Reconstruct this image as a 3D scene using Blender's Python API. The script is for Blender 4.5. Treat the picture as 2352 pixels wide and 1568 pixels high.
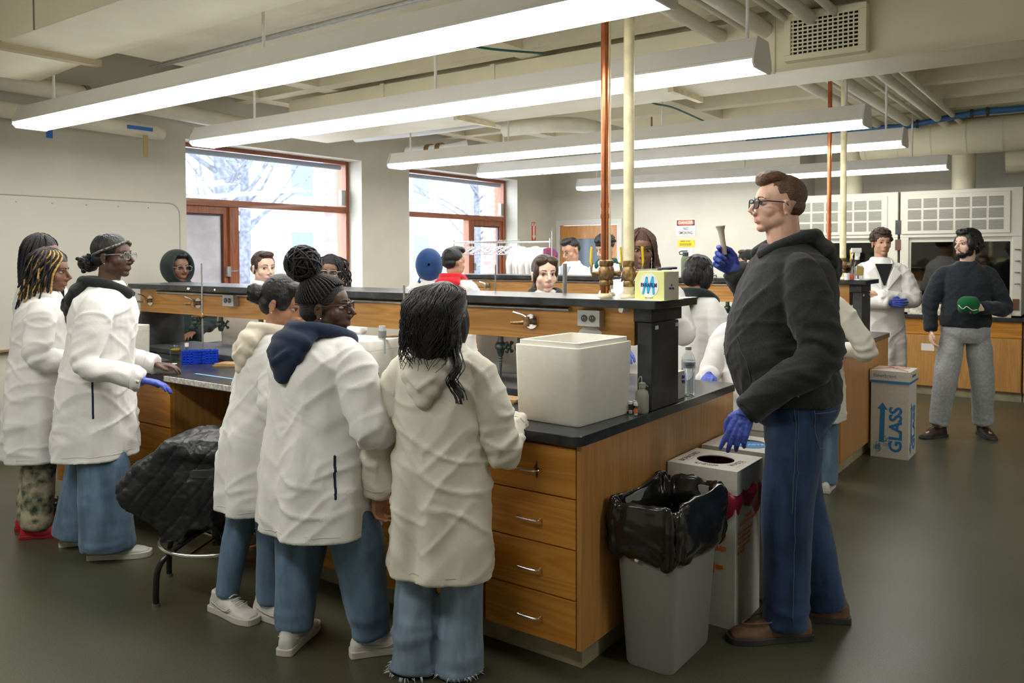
import bpy, bmesh, math, random
import numpy as np
from mathutils import Vector, Matrix, Euler
random.seed(7); np.random.seed(7)
for o in list(bpy.data.objects): bpy.data.objects.remove(o)
S = bpy.context.scene
COL = S.collection
PI = math.pi
R = math.radians
# ------------------------------------------------------------------ camera, world, sun, exposure
cam_d = bpy.data.cameras.new('camera'); cam = bpy.data.objects.new('camera', cam_d); COL.objects.link(cam)
F, CY = 1884.0, 644.0
pit, yaw, rol = R(1.73), R(36.12), R(0.158)
fw = Vector((-math.sin(yaw)*math.cos(pit), math.cos(yaw)*math.cos(pit), -math.sin(pit)))
r0 = Vector((math.cos(yaw), math.sin(yaw), 0)); d0 = -r0.cross(fw)
rr = r0*math.cos(rol)+d0*math.sin(rol); dd = -r0*math.sin(rol)+d0*math.cos(rol)
M = Matrix((rr, -dd, -fw)).transposed().to_4x4(); M.translation = (0, 0, 1.57)
cam.matrix_world = M
cam_d.sensor_width = 36; cam_d.lens = F/2352*36
cam_d.shift_y = (CY-784)/2352
cam_d.clip_start = .05; cam_d.clip_end = 300
cam_d.dof.use_dof = True; cam_d.dof.focus_distance = 3.4; cam_d.dof.aperture_fstop = 6.5
S.camera = cam
W = bpy.data.worlds.new('world'); S.world = W; W.use_nodes = True
nt = W.node_tree; nt.nodes.clear()
wo = nt.nodes.new('ShaderNodeOutputWorld'); bg = nt.nodes.new('ShaderNodeBackground')
bg.inputs[0].default_value = (.86, .93, 1, 1); bg.inputs[1].default_value = 11.0
nt.links.new(bg.outputs[0], wo.inputs[0])
S.view_settings.view_transform = 'Standard'; S.view_settings.look = 'None'
S.view_settings.exposure = 0.0; S.view_settings.gamma = 1; S.view_settings.use_curve_mapping = False
LAMP = 18.5         # strength of the fluorescent diffusers

# ------------------------------------------------------------------ materials
MATS = {}
def mat(name, col, rough=.6, metal=0, noise=0, nscale=20, stretch=(1, 1, 1), bump=0, bscale=60, spec=.5, emit=0,
        trans=0, ior=1.45, col2=None, sub=0, coat=0, alpha=1, detail=4, sheen=0, bstretch=None):
    if name in MATS: return MATS[name]
    m = bpy.data.materials.new(name); m.use_nodes = True; n = m.node_tree.nodes; l = m.node_tree.links
    b = n['Principled BSDF']
    b.inputs['Base Color'].default_value = (*col, 1); b.inputs['Roughness'].default_value = rough
    b.inputs['Metallic'].default_value = metal; b.inputs['Specular IOR Level'].default_value = spec
    b.inputs['IOR'].default_value = ior; b.inputs['Transmission Weight'].default_value = trans
    b.inputs['Coat Weight'].default_value = coat; b.inputs['Alpha'].default_value = alpha
    if sheen: b.inputs['Sheen Weight'].default_value = sheen
    if sub:
        b.inputs['Subsurface Weight'].default_value = sub; b.inputs['Subsurface Radius'].default_value = (.01, .004, .002)
    if emit:
        b.inputs['Emission Color'].default_value = (*col, 1); b.inputs['Emission Strength'].default_value = emit
    tc = n.new('ShaderNodeTexCoord'); mp = n.new('ShaderNodeMapping'); mp.inputs['Scale'].default_value = stretch
    l.new(tc.outputs['Object'], mp.inputs['Vector'])
    if noise or col2:
        t = n.new('ShaderNodeTexNoise'); t.inputs['Scale'].default_value = nscale; t.inputs['Detail'].default_value = detail
        l.new(mp.outputs[0], t.inputs['Vector'])
        r = n.new('ShaderNodeValToRGB'); r.color_ramp.elements[0].position = .38; r.color_ramp.elements[1].position = .62
        c2 = col2 or tuple(min(1, c*(1+noise)) for c in col); c1 = col if col2 else tuple(c*(1-noise) for c in col)
        r.color_ramp.elements[0].color = (*c1, 1); r.color_ramp.elements[1].color = (*c2, 1)
        l.new(t.outputs['Fac'], r.inputs[0]); l.new(r.outputs[0], b.inputs['Base Color'])
    if bump:
        t2 = n.new('ShaderNodeTexNoise'); t2.inputs['Scale'].default_value = bscale; t2.inputs['Detail'].default_value = 5
        mp2 = n.new('ShaderNodeMapping'); mp2.inputs['Scale'].default_value = bstretch or stretch
        l.new(tc.outputs['Object'], mp2.inputs['Vector']); l.new(mp2.outputs[0], t2.inputs['Vector'])
        bp = n.new('ShaderNodeBump'); bp.inputs['Strength'].default_value = bump; bp.inputs['Distance'].default_value = .01
        l.new(t2.outputs['Fac'], bp.inputs['Height']); l.new(bp.outputs[0], b.inputs['Normal'])
    MATS[name] = m
    return m
def wood(name, c1, c2, axis='x', rough=.38, seed=0):
    if name in MATS: return MATS[name]
    m = bpy.data.materials.new(name); m.use_nodes = True; n = m.node_tree.nodes; l = m.node_tree.links
    b = n['Principled BSDF']; b.inputs['Roughness'].default_value = rough; b.inputs['Coat Weight'].default_value = .12
    tc = n.new('ShaderNodeTexCoord'); mp = n.new('ShaderNodeMapping'); mp.inputs['Location'].default_value = (seed*3.1, seed*1.7, seed)
    st = {'x': (.45, 6, 6), 'z': (6, 6, .45), 'y': (6, .45, 6)}[axis]; mp.inputs['Scale'].default_value = st
    l.new(tc.outputs['Object'], mp.inputs['Vector'])
    t = n.new('ShaderNodeTexNoise'); t.inputs['Scale'].default_value = 1.7; t.inputs['Detail'].default_value = 2; t.inputs['Distortion'].default_value = .4
    l.new(mp.outputs[0], t.inputs['Vector'])
    ml = n.new('ShaderNodeMath'); ml.operation = 'MULTIPLY'; ml.inputs[1].default_value = 16
    fr = n.new('ShaderNodeMath'); fr.operation = 'PINGPONG'; fr.inputs[1].default_value = 1
    l.new(t.outputs['Fac'], ml.inputs[0]); l.new(ml.outputs[0], fr.inputs[0])
    t2 = n.new('ShaderNodeTexNoise'); t2.inputs['Scale'].default_value = 14; t2.inputs['Detail'].default_value = 5
    mp2 = n.new('ShaderNodeMapping'); mp2.inputs['Scale'].default_value = tuple(a*(1.0 if a > 1 else .6) for a in st)
    l.new(tc.outputs['Object'], mp2.inputs['Vector']); l.new(mp2.outputs[0], t2.inputs['Vector'])
    mx = n.new('ShaderNodeMix'); mx.data_type = 'FLOAT'; mx.inputs[0].default_value = .5
    l.new(fr.outputs[0], mx.inputs[2]); l.new(t2.outputs['Fac'], mx.inputs[3])
    r = n.new('ShaderNodeValToRGB'); r.color_ramp.elements[0].position = .15; r.color_ramp.elements[1].position = .75
    r.color_ramp.elements[0].color = (*c2, 1); r.color_ramp.elements[1].color = (*c1, 1)
    l.new(mx.outputs[0], r.inputs[0]); l.new(r.outputs[0], b.inputs['Base Color'])
    bp = n.new('ShaderNodeBump'); bp.inputs['Strength'].default_value = .08; l.new(t2.outputs['Fac'], bp.inputs['Height']); l.new(bp.outputs[0], b.inputs['Normal'])
    MATS[name] = m; return m

# ------------------------------------------------------------------ mesh helpers
class MB:
    def __init__(s): s.v = []; s.f = []
    def add(s, vs, fs):
        k = len(s.v); s.v += [tuple(map(float, p)) for p in vs]; s.f += [tuple(i+k for i in f) for f in fs]; return s
    def box(s, x0, x1, y0, y1, z0, z1):
        return s.add([(x0,y0,z0),(x1,y0,z0),(x1,y1,z0),(x0,y1,z0),(x0,y0,z1),(x1,y0,z1),(x1,y1,z1),(x0,y1,z1)],
                     [(0,3,2,1),(4,5,6,7),(0,1,5,4),(1,2,6,5),(2,3,7,6),(3,0,4,7)])
    def prism(s, pts, a, b, axis='z'):
        n = len(pts)
        def mk(p, h): return {'z': (p[0],p[1],h), 'x': (h,p[0],p[1]), 'y': (p[0],h,p[1])}[axis]
        return s.add([mk(p,a) for p in pts]+[mk(p,b) for p in pts],
                     [tuple(range(n))[::-1], tuple(range(n,2*n))]+[(i,(i+1)%n,n+(i+1)%n,n+i) for i in range(n)])
    def rings(s, rs, cap=True, closed=False):
        n = len(rs[0]); vs = [p for r in rs for p in r]; fs = []
        m = len(rs)
        for j in range(m if closed else m-1):
            for i in range(n):
                a=j*n+i; b=j*n+(i+1)%n; c=((j+1)%m)*n+(i+1)%n; d=((j+1)%m)*n+i; fs.append((a,b,c,d))
        if cap and not closed: fs += [tuple(range(n))[::-1], tuple(range((m-1)*n, m*n))]
        return s.add(vs, fs)
    def tube(s, pts, rad, n=12, cap=True, closed=False, flat=1.0, up=None):
        pts = [Vector(p) for p in pts]; m = len(pts)
        if not hasattr(rad, '__len__'): rad = [rad]*m
        rs = []; prev = None
        for i, p in enumerate(pts):
            if closed: t = pts[(i+1)%m]-pts[i-1]
            else: t = pts[min(i+1,m-1)]-pts[max(i-1,0)]
            t = t.normalized() if t.length > 1e-9 else Vector((0,0,1))
            if prev is None:
                a = Vector(up) if up else (Vector((0,0,1)) if abs(t.z) < .9 else Vector((1,0,0)))
            else: a = prev
            a = (a - t*a.dot(t));
            if a.length < 1e-6: a = t.orthogonal()
            a.normalize(); b = t.cross(a); prev = a
            rs.append([p + (a*math.cos(2*PI*k/n)*flat + b*math.sin(2*PI*k/n))*rad[i] for k in range(n)])
        return s.rings(rs, cap, closed)
    def cyl(s, x, y, z0, z1, r, n=24, r2=None):
        r2 = r if r2 is None else r2
        return s.rings([[(x+q*math.cos(2*PI*k/n), y+q*math.sin(2*PI*k/n), z) for k in range(n)] for z, q in ((z0,r),(z1,r2))])
    def lathe(s, prof, x=0, y=0, n=32, cap=True):
        return s.rings([[(x+q*math.cos(2*PI*k/n), y+q*math.sin(2*PI*k/n), z) for k in range(n)] for q, z in prof], cap)
    def ell(s, c, r, n=20, m=12, rot=None):
        rs = []; c = Vector(c)
        for j in range(1, m):
            th = PI*j/m
            ring = []
            for k in range(n):
                p = Vector((r[0]*math.sin(th)*math.cos(2*PI*k/n), r[1]*math.sin(th)*math.sin(2*PI*k/n), -r[2]*math.cos(th)))
                if rot: p = rot @ p
                ring.append(c+p)
            rs.append(ring)
        return s.rings(rs)
    def build(s, name, m, parent=None, smooth=False, bevel=0, loc=None, seg=2, angle=40):
        me = bpy.data.meshes.new(name); me.from_pydata(s.v, [], s.f)
        if bevel or True:
            bm = bmesh.new(); bm.from_mesh(me); bmesh.ops.recalc_face_normals(bm, faces=bm.faces)
            if bevel:
                es = [e for e in bm.edges if len(e.link_faces) == 2 and e.calc_face_angle(0) > R(30)]
                bmesh.ops.bevel(bm, geom=es, offset=bevel, segments=seg, profile=.5, affect='EDGES', clamp_overlap=True)
            bm.to_mesh(me); bm.free()
        me.materials.append(m)
        o = bpy.data.objects.new(name, me); COL.objects.link(o)
        if parent: o.parent = parent
        if loc: o.location = loc
        if smooth:
            me.polygons.foreach_set('use_smooth', [True]*len(me.polygons))
            if smooth == 2: me.set_sharp_from_angle(angle=R(angle))
        return o
def spline(pts, n=6, closed=False):
    """Catmull-Rom through tuples of any length"""
    P = [np.array(p, float) for p in pts]; out = []; m = len(P)
    for i in range(m if closed else m-1):
        if closed: a, b, c, d = P[i-1], P[i], P[(i+1)%m], P[(i+2)%m]
        else: a, b, c, d = P[max(i-1,0)], P[i], P[i+1], P[min(i+2,m-1)]
        for k in range(n):
            t = k/n
            out.append(.5*((2*b)+(-a+c)*t+(2*a-5*b+4*c-d)*t*t+(-a+3*b-3*c+d)*t**3))
    if not closed: out.append(P[-1])
    return out
def thing(name, label, cat, loc=(0,0,0), rotz=0, group=None):
    o = bpy.data.objects.new(name, None); COL.objects.link(o); o.location = loc; o.rotation_euler = (0,0,rotz)
    o.empty_display_size = .1
    o['label'] = label; o['category'] = cat
    if group: o['group'] = group
    return o
def tag(o, label, cat, group=None, kind=None):
    o['label'] = label; o['category'] = cat
    if group: o['group'] = group
    if kind: o['kind'] = kind
    return o
def struct(o): o['kind'] = 'structure'; return o
def dup(root, loc=None, rotz=None, label=None, group=None):
    r = root.copy(); COL.objects.link(r)
    if loc is not None: r.location = loc
    if rotz is not None: r.rotation_euler = (0,0,rotz)
    if label: r['label'] = label
    if group: r['group'] = group
    for ch in list(root.children):
        c = ch.copy(); COL.objects.link(c); c.parent = r
        for g in list(ch.children):
            d = g.copy(); COL.objects.link(d); d.parent = c
    return r
def rrect(x0, x1, y0, y1, r, n=5):
    out = []
    for cx, cy, a in ((x1-r,y1-r,0),(x0+r,y1-r,90),(x0+r,y0+r,180),(x1-r,y0+r,270)):
        for k in range(n+1): t = R(a+90*k/n); out.append((cx+r*math.cos(t), cy+r*math.sin(t)))
    return out
def text(name, body, size, m, parent, loc, rot, depth=.0006, xs=1.0, bold=0, align='CENTER', kind=None):
    cu = bpy.data.curves.new(name, 'FONT'); cu.body = body; cu.size = size; cu.extrude = depth; cu.offset = bold
    cu.align_x = align; cu.align_y = 'CENTER'; cu.resolution_u = 3
    t = bpy.data.objects.new(name+'_tmp', cu); COL.objects.link(t)
    dg = bpy.context.evaluated_depsgraph_get(); me = bpy.data.meshes.new_from_object(t.evaluated_get(dg))
    bpy.data.objects.remove(t)
    me.materials.clear(); me.materials.append(m); me.name = name
    for v in me.vertices: v.co.x *= xs
    o = bpy.data.objects.new(name, me); COL.objects.link(o); o.parent = parent; o.location = loc; o.rotation_euler = rot
    return o
RX = (R(90), 0, 0)              # text on a face that looks toward -y
RE = (R(90), 0, R(90))          # text on a face that looks toward +x
def vnoise(p, seed=0):
    p = np.asarray(p, float)+seed*17.31; i = np.floor(p).astype(np.int64); f = p-i; u = f*f*(3-2*f)
    def h(a, b, c):
        n = (a*374761393 + b*668265263 + c*2147483647 + seed*144665) & 0x7fffffff
        n = ((n ^ (n >> 13))*1274126177) & 0x7fffffff
        return ((n ^ (n >> 16)) & 0xffff)/65535.0
    r = 0
    for dx in (0,1):
        for dy in (0,1):
            for dz in (0,1):
                w = (u[:,0] if dx else 1-u[:,0])*(u[:,1] if dy else 1-u[:,1])*(u[:,2] if dz else 1-u[:,2])
                r = r + w*h(i[:,0]+dx, i[:,1]+dy, i[:,2]+dz)
    return r*2-1
def blob(name, mb, voxel, m, parent, smooth=3, disp=None, loc=None, attr=None, factor=.5):
    """voxel-merge overlapping shapes into one skin, smooth it, push it along its normals"""
    me = bpy.data.meshes.new('t'); me.from_pydata(mb.v, [], mb.f)
    bm = bmesh.new(); bm.from_mesh(me); bmesh.ops.recalc_face_normals(bm, faces=bm.faces); bm.to_mesh(me); bm.free()
    t = bpy.data.objects.new('t', me); COL.objects.link(t)
    r = t.modifiers.new('r', 'REMESH'); r.mode = 'VOXEL'; r.voxel_size = voxel; r.adaptivity = 0
    if smooth:
        q = t.modifiers.new('s', 'SMOOTH'); q.iterations = smooth; q.factor = factor
    dg = bpy.context.evaluated_depsgraph_get(); out = bpy.data.meshes.new_from_object(t.evaluated_get(dg))
    bpy.data.objects.remove(t); bpy.data.meshes.remove(me)
    n = len(out.vertices); co = np.empty(n*3); out.vertices.foreach_get('co', co); co = co.reshape(-1,3)
    if disp is not None:
        no = np.empty(n*3); out.vertices.foreach_get('normal', no); no = no.reshape(-1,3)
        d = disp(co, no)
        co = co + (no*d[:,None] if d.ndim == 1 else d)
        out.vertices.foreach_set('co', co.ravel())
    if attr is not None:
        a = out.attributes.new('tint', 'FLOAT', 'POINT'); a.data.foreach_set('value', attr(co).astype(np.float32))
    out.polygons.foreach_set('use_smooth', [True]*len(out.polygons))
    out.materials.clear(); out.materials.append(m); out.name = name; out.update()
    o = bpy.data.objects.new(name, out); COL.objects.link(o); o.parent = parent
    if loc: o.location = loc
    return o

# ------------------------------------------------------------------ shared materials
M_wall = mat('wall_paint', (.60, .58, .50), .75, noise=.03, nscale=3, bump=.1, bscale=120)
M_ceil = mat('ceiling_paint', (.74, .69, .52), .8, noise=.05, nscale=2.5, bump=.15, bscale=90)
M_duct = mat('duct_paint', (.80, .75, .56), .5, noise=.03, nscale=3)
M_pipec = mat('pipe_cream', (.78, .70, .45), .45, noise=.12, nscale=14)
M_black = mat('black_resin', (.026, .029, .032), .26, noise=.35, nscale=9, bump=.05, bscale=200)
M_blackm = mat('black_resin_matt', (.042, .044, .046), .5, noise=.3, nscale=10)
WC1, WC2 = (.66, .335, .085), (.50, .215, .035)
M_woodx = wood('oak_lengthwise', WC1, WC2, 'x')
M_woodz = wood('oak_upright', (.52, .27, .085), (.42, .195, .05), 'z', seed=2)
M_woodd = wood('oak_drawer', (.66, .30, .045), (.50, .195, .018), 'x', seed=4)
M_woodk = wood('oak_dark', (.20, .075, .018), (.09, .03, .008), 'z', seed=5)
M_toe = mat('toe_kick', (.36, .31, .20), .5, noise=.15, nscale=8)
M_chrome = mat('chrome', (.75, .75, .76), .16, 1)
M_steel = mat('steel', (.42, .42, .41), .38, 1, noise=.1, nscale=30)
M_grey = mat('outlet_grey', (.40, .40, .38), .45, .3)
M_brass = mat('old_brass', (.30, .19, .09), .45, .8, noise=.35, nscale=60)
M_fix = mat('fixture_green', (.10, .13, .12), .3, .6, noise=.3, nscale=50)
M_foam = mat('styrofoam', (.87, .85, .77), .85, bump=.10, bscale=420, noise=.02, nscale=30)
M_white = mat('white_plastic', (.8, .8, .78), .4)
M_paper = mat('paper', (.78, .77, .72), .7)
M_dark = mat('painted_dark_void', (.01, .01, .01), .7)
M_lampw = mat('lamp_housing', (.86, .86, .85), .35, noise=.02, nscale=5)
M_diff = mat('lamp_diffuser', (1, .985, .93), .5, emit=LAMP)
def glass_mat(name, col, rough=.02, ior=1.45, mixf=.85):
    if name in MATS: return MATS[name]
    m = bpy.data.materials.new(name); m.use_nodes = True; n = m.node_tree.nodes; l = m.node_tree.links; n.clear()
    o = n.new('ShaderNodeOutputMaterial'); t = n.new('ShaderNodeBsdfTransparent'); g = n.new('ShaderNodeBsdfGlossy'); x = n.new('ShaderNodeMixShader')
    lw = n.new('ShaderNodeLayerWeight'); lw.inputs[0].default_value = .5
    pw = n.new('ShaderNodeMath'); pw.operation = 'POWER'; pw.inputs[1].default_value = 5; l.new(lw.outputs['Facing'], pw.inputs[0])
    fr = n.new('ShaderNodeMapRange'); fr.inputs[3].default_value = ((ior-1)/(ior+1))**2; fr.inputs[4].default_value = 1; l.new(pw.outputs[0], fr.inputs[0])
    t.inputs[0].default_value = (*col, 1); g.inputs['Roughness'].default_value = rough
    l.new(fr.outputs[0], x.inputs[0]); l.new(t.outputs[0], x.inputs[1]); l.new(g.outputs[0], x.inputs[2]); l.new(x.outputs[0], o.inputs[0])
    MATS[name] = m; return m
M_pane = glass_mat('window_glass', (.97, .98, 1))
M_clear = glass_mat('clear_plastic', (.86, .88, .88), .05, 1.5)
M_lens = glass_mat('spectacle_lens', (.9, .93, .95), .02, 1.5)
M_cloudy = mat('cloudy_plastic', (.62, .64, .52), .35, trans=.5, ior=1.2)
M_blue = mat('blue_tape', (.03, .16, .55), .5)
M_nitrile = mat('nitrile_glove', (.075, .115, .50), .42, noise=.1, nscale=40, bump=.3, bscale=90)
M_red = mat('red_print', (.75, .06, .03), .5); M_ink = mat('black_ink', (.02, .02, .025), .5)
M_orange = mat('orange_print', (.80, .16, .02), .5); M_bprint = mat('blue_print', (.03, .20, .48), .5)
M_yellow = mat('yellow_vinyl', (.85, .60, .02), .4)
# ------------------------------------------------------------------ room shell
XW, XE, YS, YN, ZC = -6.87, 3.4, -2.2, 10.45, 3.36
m = bpy.data.materials.new('floor_epoxy'); m.use_nodes = True; n = m.node_tree.nodes; l = m.node_tree.links; b = n['Principled BSDF']
tc = n.new('ShaderNodeTexCoord')
t1 = n.new('ShaderNodeTexNoise'); t1.inputs['Scale'].default_value = 160; t1.inputs['Detail'].default_value = 3
t2 = n.new('ShaderNodeTexNoise'); t2.inputs['Scale'].default_value = 1.3; t2.inputs['Detail'].default_value = 5
t3 = n.new('ShaderNodeTexVoronoi'); t3.inputs['Scale'].default_value = 14; t3.feature = 'F1'
for t in (t1, t2, t3): l.new(tc.outputs['Object'], t.inputs['Vector'])
r1 = n.new('ShaderNodeValToRGB'); r1.color_ramp.elements[0].position = .35; r1.color_ramp.elements[1].position = .7
r1.color_ramp.elements[0].color = (.046, .047, .028, 1); r1.color_ramp.elements[1].color = (.088, .086, .055, 1)
l.new(t1.outputs['Fac'], r1.inputs[0])
r2 = n.new('ShaderNodeValToRGB'); r2.color_ramp.elements[0].color = (.8, .8, .8, 1); r2.color_ramp.elements[1].color = (1.25, 1.25, 1.2, 1)
l.new(t2.outputs['Fac'], r2.inputs[0])
mx = n.new('ShaderNodeMix'); mx.data_type = 'RGBA'; mx.blend_type = 'MULTIPLY'; mx.inputs[0].default_value = 1
l.new(r1.outputs[0], mx.inputs[6]); l.new(r2.outputs[0], mx.inputs[7])
r3 = n.new('ShaderNodeValToRGB'); r3.color_ramp.elements[0].position = .02; r3.color_ramp.elements[1].position = .035
r3.color_ramp.elements[0].color = (.22, .22, .2, 1); r3.color_ramp.elements[1].color = (0, 0, 0, 1); l.new(t3.outputs['Distance'], r3.inputs[0])
ad = n.new('ShaderNodeMix'); ad.data_type = 'RGBA'; ad.blend_type = 'ADD'; ad.inputs[0].default_value = .35
l.new(mx.outputs[2], ad.inputs[6]); l.new(r3.outputs[0], ad.inputs[7]); l.new(ad.outputs[2], b.inputs['Base Color'])
rf = n.new('ShaderNodeMapRange'); rf.inputs[3].default_value = .24; rf.inputs[4].default_value = .42; l.new(t2.outputs['Fac'], rf.inputs[0]); l.new(rf.outputs[0], b.inputs['Roughness'])
bp = n.new('ShaderNodeBump'); bp.inputs['Strength'].default_value = .06; l.new(t1.outputs['Fac'], bp.inputs['Height']); l.new(bp.outputs[0], b.inputs['Normal'])
M_floor = m
struct(MB().box(XW-.4, XE+.2, YS-.2, 11.6, -.1, 0).build('floor', M_floor))
# ceiling: slab with a deep concrete rib grid
mb = MB().box(XW-.4, XE+.2, YS-.2, 11.6, ZC, ZC+.15)
mb.box(-5.9, XE, .2, 4.25, 3.06, ZC+.01)
mb.box(XW, -5.9, 3.1, 3.25, 3.12, ZC+.01)
for y in (4.95, 5.75, 6.5, 7.25, 8.0, 8.75, 9.5, 10.25): mb.box(XW, XE, y-.07, y+.07, 3.06, ZC+.01)
for x in (-6.6, -5.75, -3.55, -1.5, .6, 2.4): mb.box(x-.09, x+.09, 4.25, 11.4, 3.061, ZC+.01)
struct(mb.build('ceiling', M_ceil))
# walls
def wall(name, mb): return struct(mb.build(name, M_wall))
mb = MB(); T = .38; zw0, zw1 = .98, 2.65
wins = [(4.34, 6.53), (7.31, 9.55)]
ys = [YS] + [v for w in wins for v in w] + [11.6]
for i in range(0, len(ys), 2): mb.box(XW-T, XW, ys[i], ys[i+1], 0, ZC)
for a, c in wins: mb.box(XW-T, XW, a, c, 0, zw0); mb.box(XW-T, XW, a, c, zw1, ZC)
wall('wall_left', mb)
HX = -3.16   # the back wall steps back behind the fume hoods
wall('wall_back', MB().box(XW-T, -7.02+.05, YN, YN+.2, 0, ZC).box(-7.0+.03, -6.72, YN, YN+.2, 0, ZC).box(-6.72, -5.72, YN, YN+.2, 2.05, ZC).box(-5.72, HX-.2, YN, YN+.2, 0, ZC)
     .box(HX-.2, HX, YN, 11.2, 0, ZC).box(HX, XE+.2, 11.1, 11.3, 0, ZC))
wall('wall_right', MB().box(XE, XE+.2, YS-.2, 11.3, 0, ZC))
wall('wall_front', MB().box(XW-T, XE+.2, YS-.2, YS, 0, ZC))
struct(MB().box(XW, XW+.015, YS, 11, 0, .10).build('baseboard_left', M_toe))
struct(MB().box(-5.66, HX, YN-.015, YN, 0, .1).build('baseboard_back', M_toe))
# windows
M_wfr = wood('window_wood', (.36, .115, .045), (.20, .055, .02), 'z', .4, 7)
M_wfx = wood('window_wood_level', (.36, .115, .045), (.20, .055, .02), 'y', .4, 8)
M_frost = mat('frosted_pane', (.62, .60, .64), .5, noise=.12, nscale=5, trans=.25)
M_dkfr = mat('dark_sash', (.05, .045, .05), .45)
M_shade = mat('roller_shade', (.35, .42, .50), .6)
for wi, (a, c) in enumerate(wins):
    t = thing('window_%d' % (wi+1), '', '', (0, 0, 0)); del t['label']; del t['category']; t['kind'] = 'structure'
    x0, x1 = -7.24, -7.08
    f = MB().box(x0, x1, c-.045, c, zw0, zw1).box(x0, x1, a, a+.045, zw0, zw1)
    f.build('window_frame', M_wfr, t, bevel=.004)
    MB().box(x0, x1, a+.045, c-.045, zw1-.04, zw1).box(x0+.05, x1, a+.045, c-.045, 2.06, 2.13).box(x0, x1, a+.045, c-.045, zw0, zw0+.05).build('transom', M_wfx, t, bevel=.004)
    if wi == 0:
        my = 5.0; MB().box(x0+.05, x1, my-.055, my+.055, zw0+.05, 2.06).build('mullion', M_wfr, t, bevel=.006)
        sa, sb = a+.045, my-.055
        ga, gb = my+.055, c-.045
    else:
        my = 8.76; MB().box(x0+.05, x1, my-.05, my+.05, zw0+.05, 2.06).build('mullion', M_wfr, t, bevel=.006)
        sa, sb = my+.05, c-.045
        ga, gb = a+.045, my-.05
    sash = MB().box(x0+.06, x1-.03, sa, sb, 1.99, 2.06).box(x0+.06, x1-.03, sa, sb, zw0+.05, zw0+.12).box(x0+.06, x1-.03, sa, sa+.05, zw0+.12, 1.99).box(x0+.06, x1-.03, sb-.05, sb, zw0+.12, 1.99).build('sash', M_wfr, t)
    MB().box(x0+.08, x1-.05, sa+.05, sb-.05, 1.97, 1.99).box(x0+.08, x1-.05, sb-.07, sb-.05, zw0+.12, 1.97).box(x0+.08, x1-.05, sa+.05, sa+.07, zw0+.12, 1.97).build('sash_gasket', M_dkfr, sash)
    MB().box(x0+.1, x0+.106, sa+.07, sb-.07, zw0+.12, 1.97).build('pane', M_frost if wi == 0 else M_pane, sash)
    MB().tube([(x1-.03+.035, sb-.02 if wi == 0 else sa+.02, 1.42), (x1+.03, (sb-.02 if wi == 0 else sa+.02)+.09, 1.43)], .008).box(x1-.03, x1+.012, (sb-.04 if wi == 0 else sa), (sb if wi == 0 else sa+.04), 1.37, 1.47).build('latch', M_steel, sash)
    MB().box(x0+.09, x0+.096, ga, gb, zw0+.05, 2.06).build('pane', M_pane, t)
    MB().box(x0+.09, x0+.096, a+.045, c-.045, 2.13, zw1-.04).build('pane', M_pane, t)
    MB().box(x1-.0, XW+.03, a, c, zw0-.0, zw0+.03).build('window_sill', M_white, t)
    MB().tube([(x0+.14, a+.06, zw1-.075), (x0+.14, c-.12, zw1-.075)], .028).build('roller', M_shade, t, smooth=2)
    MB().box(x0+.115, x0+.16, c-.115, c-.05, 2.15, 2.32).build('operator_arm', M_steel, t)
# brick piers and the street outside
m = bpy.data.materials.new('brick'); m.use_nodes = True; n = m.node_tree.nodes; l = m.node_tree.links; b = n['Principled BSDF']
tc = n.new('ShaderNodeTexCoord'); mp = n.new('ShaderNodeMapping'); mp.inputs['Rotation'].default_value = (R(90), 0, 0)
br = n.new('ShaderNodeTexBrick'); br.inputs['Color1'].default_value = (.50, .24, .19, 1); br.inputs['Color2'].default_value = (.30, .17, .18, 1); br.inputs['Mortar'].default_value = (.6, .56, .5, 1)
br.inputs['Scale'].default_value = 1; br.inputs['Brick Width'].default_value = .2; br.inputs['Row Height'].default_value = .075; br.inputs['Mortar Size'].default_value = .008
l.new(tc.outputs['Object'], mp.inputs[0]); l.new(mp.outputs[0], br.inputs[0]); l.new(br.outputs[0], b.inputs['Base Color']); b.inputs['Roughness'].default_value = .9
M_brick = m
mb = MB()
for a, c in ((6.5, 7.34), (9.52, 10.6), (-2, 4.36)): mb.box(-7.47, XW-T-.001, a, c, -.3, 4)
o = mb.build('brick_wall', M_brick); o['kind'] = 'structure'
M_snow = mat('pale_ground', (.55, .55, .56), .9, noise=.15, nscale=.6)
o = MB().box(-60, -7.8, -30, 60, -.5, -.4).build('street_ground', M_snow); o['kind'] = 'structure'
M_facade = mat('facade_stone', (.62, .58, .58), .9, noise=.08, nscale=.8); M_fglass = mat('facade_glass', (.085,.11,.15), .3)
M_trim = mat('facade_trim', (.8, .78, .78), .9)
bl = thing('stone_building', 'pale stone building across the street beyond the windows', 'building', (-30, 22, -.4))
MB().box(-4, 0, -20, 18, 0, 9).build('wall', M_facade, bl)
MB().prism([(0.3, 9), (-4.3, 9), (-2, 11.2)], -20.3, 18.3, 'y').build('roof', mat('slate', (.10,.13,.18), .8), bl)
for i in range(9):
    for z in (1.2, 4.6):
        y = -18+i*4
        f = MB().box(-.05, .06, y, y+1.5, z, z+2.0).build('window', M_trim, bl); MB().box(.061, .08, y+.12, y+1.38, z+.12, z+1.88).build('pane', M_fglass, f)
M_bark = mat('bark', (.10,.11,.135), .9, noise=.3, nscale=8)
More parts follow.
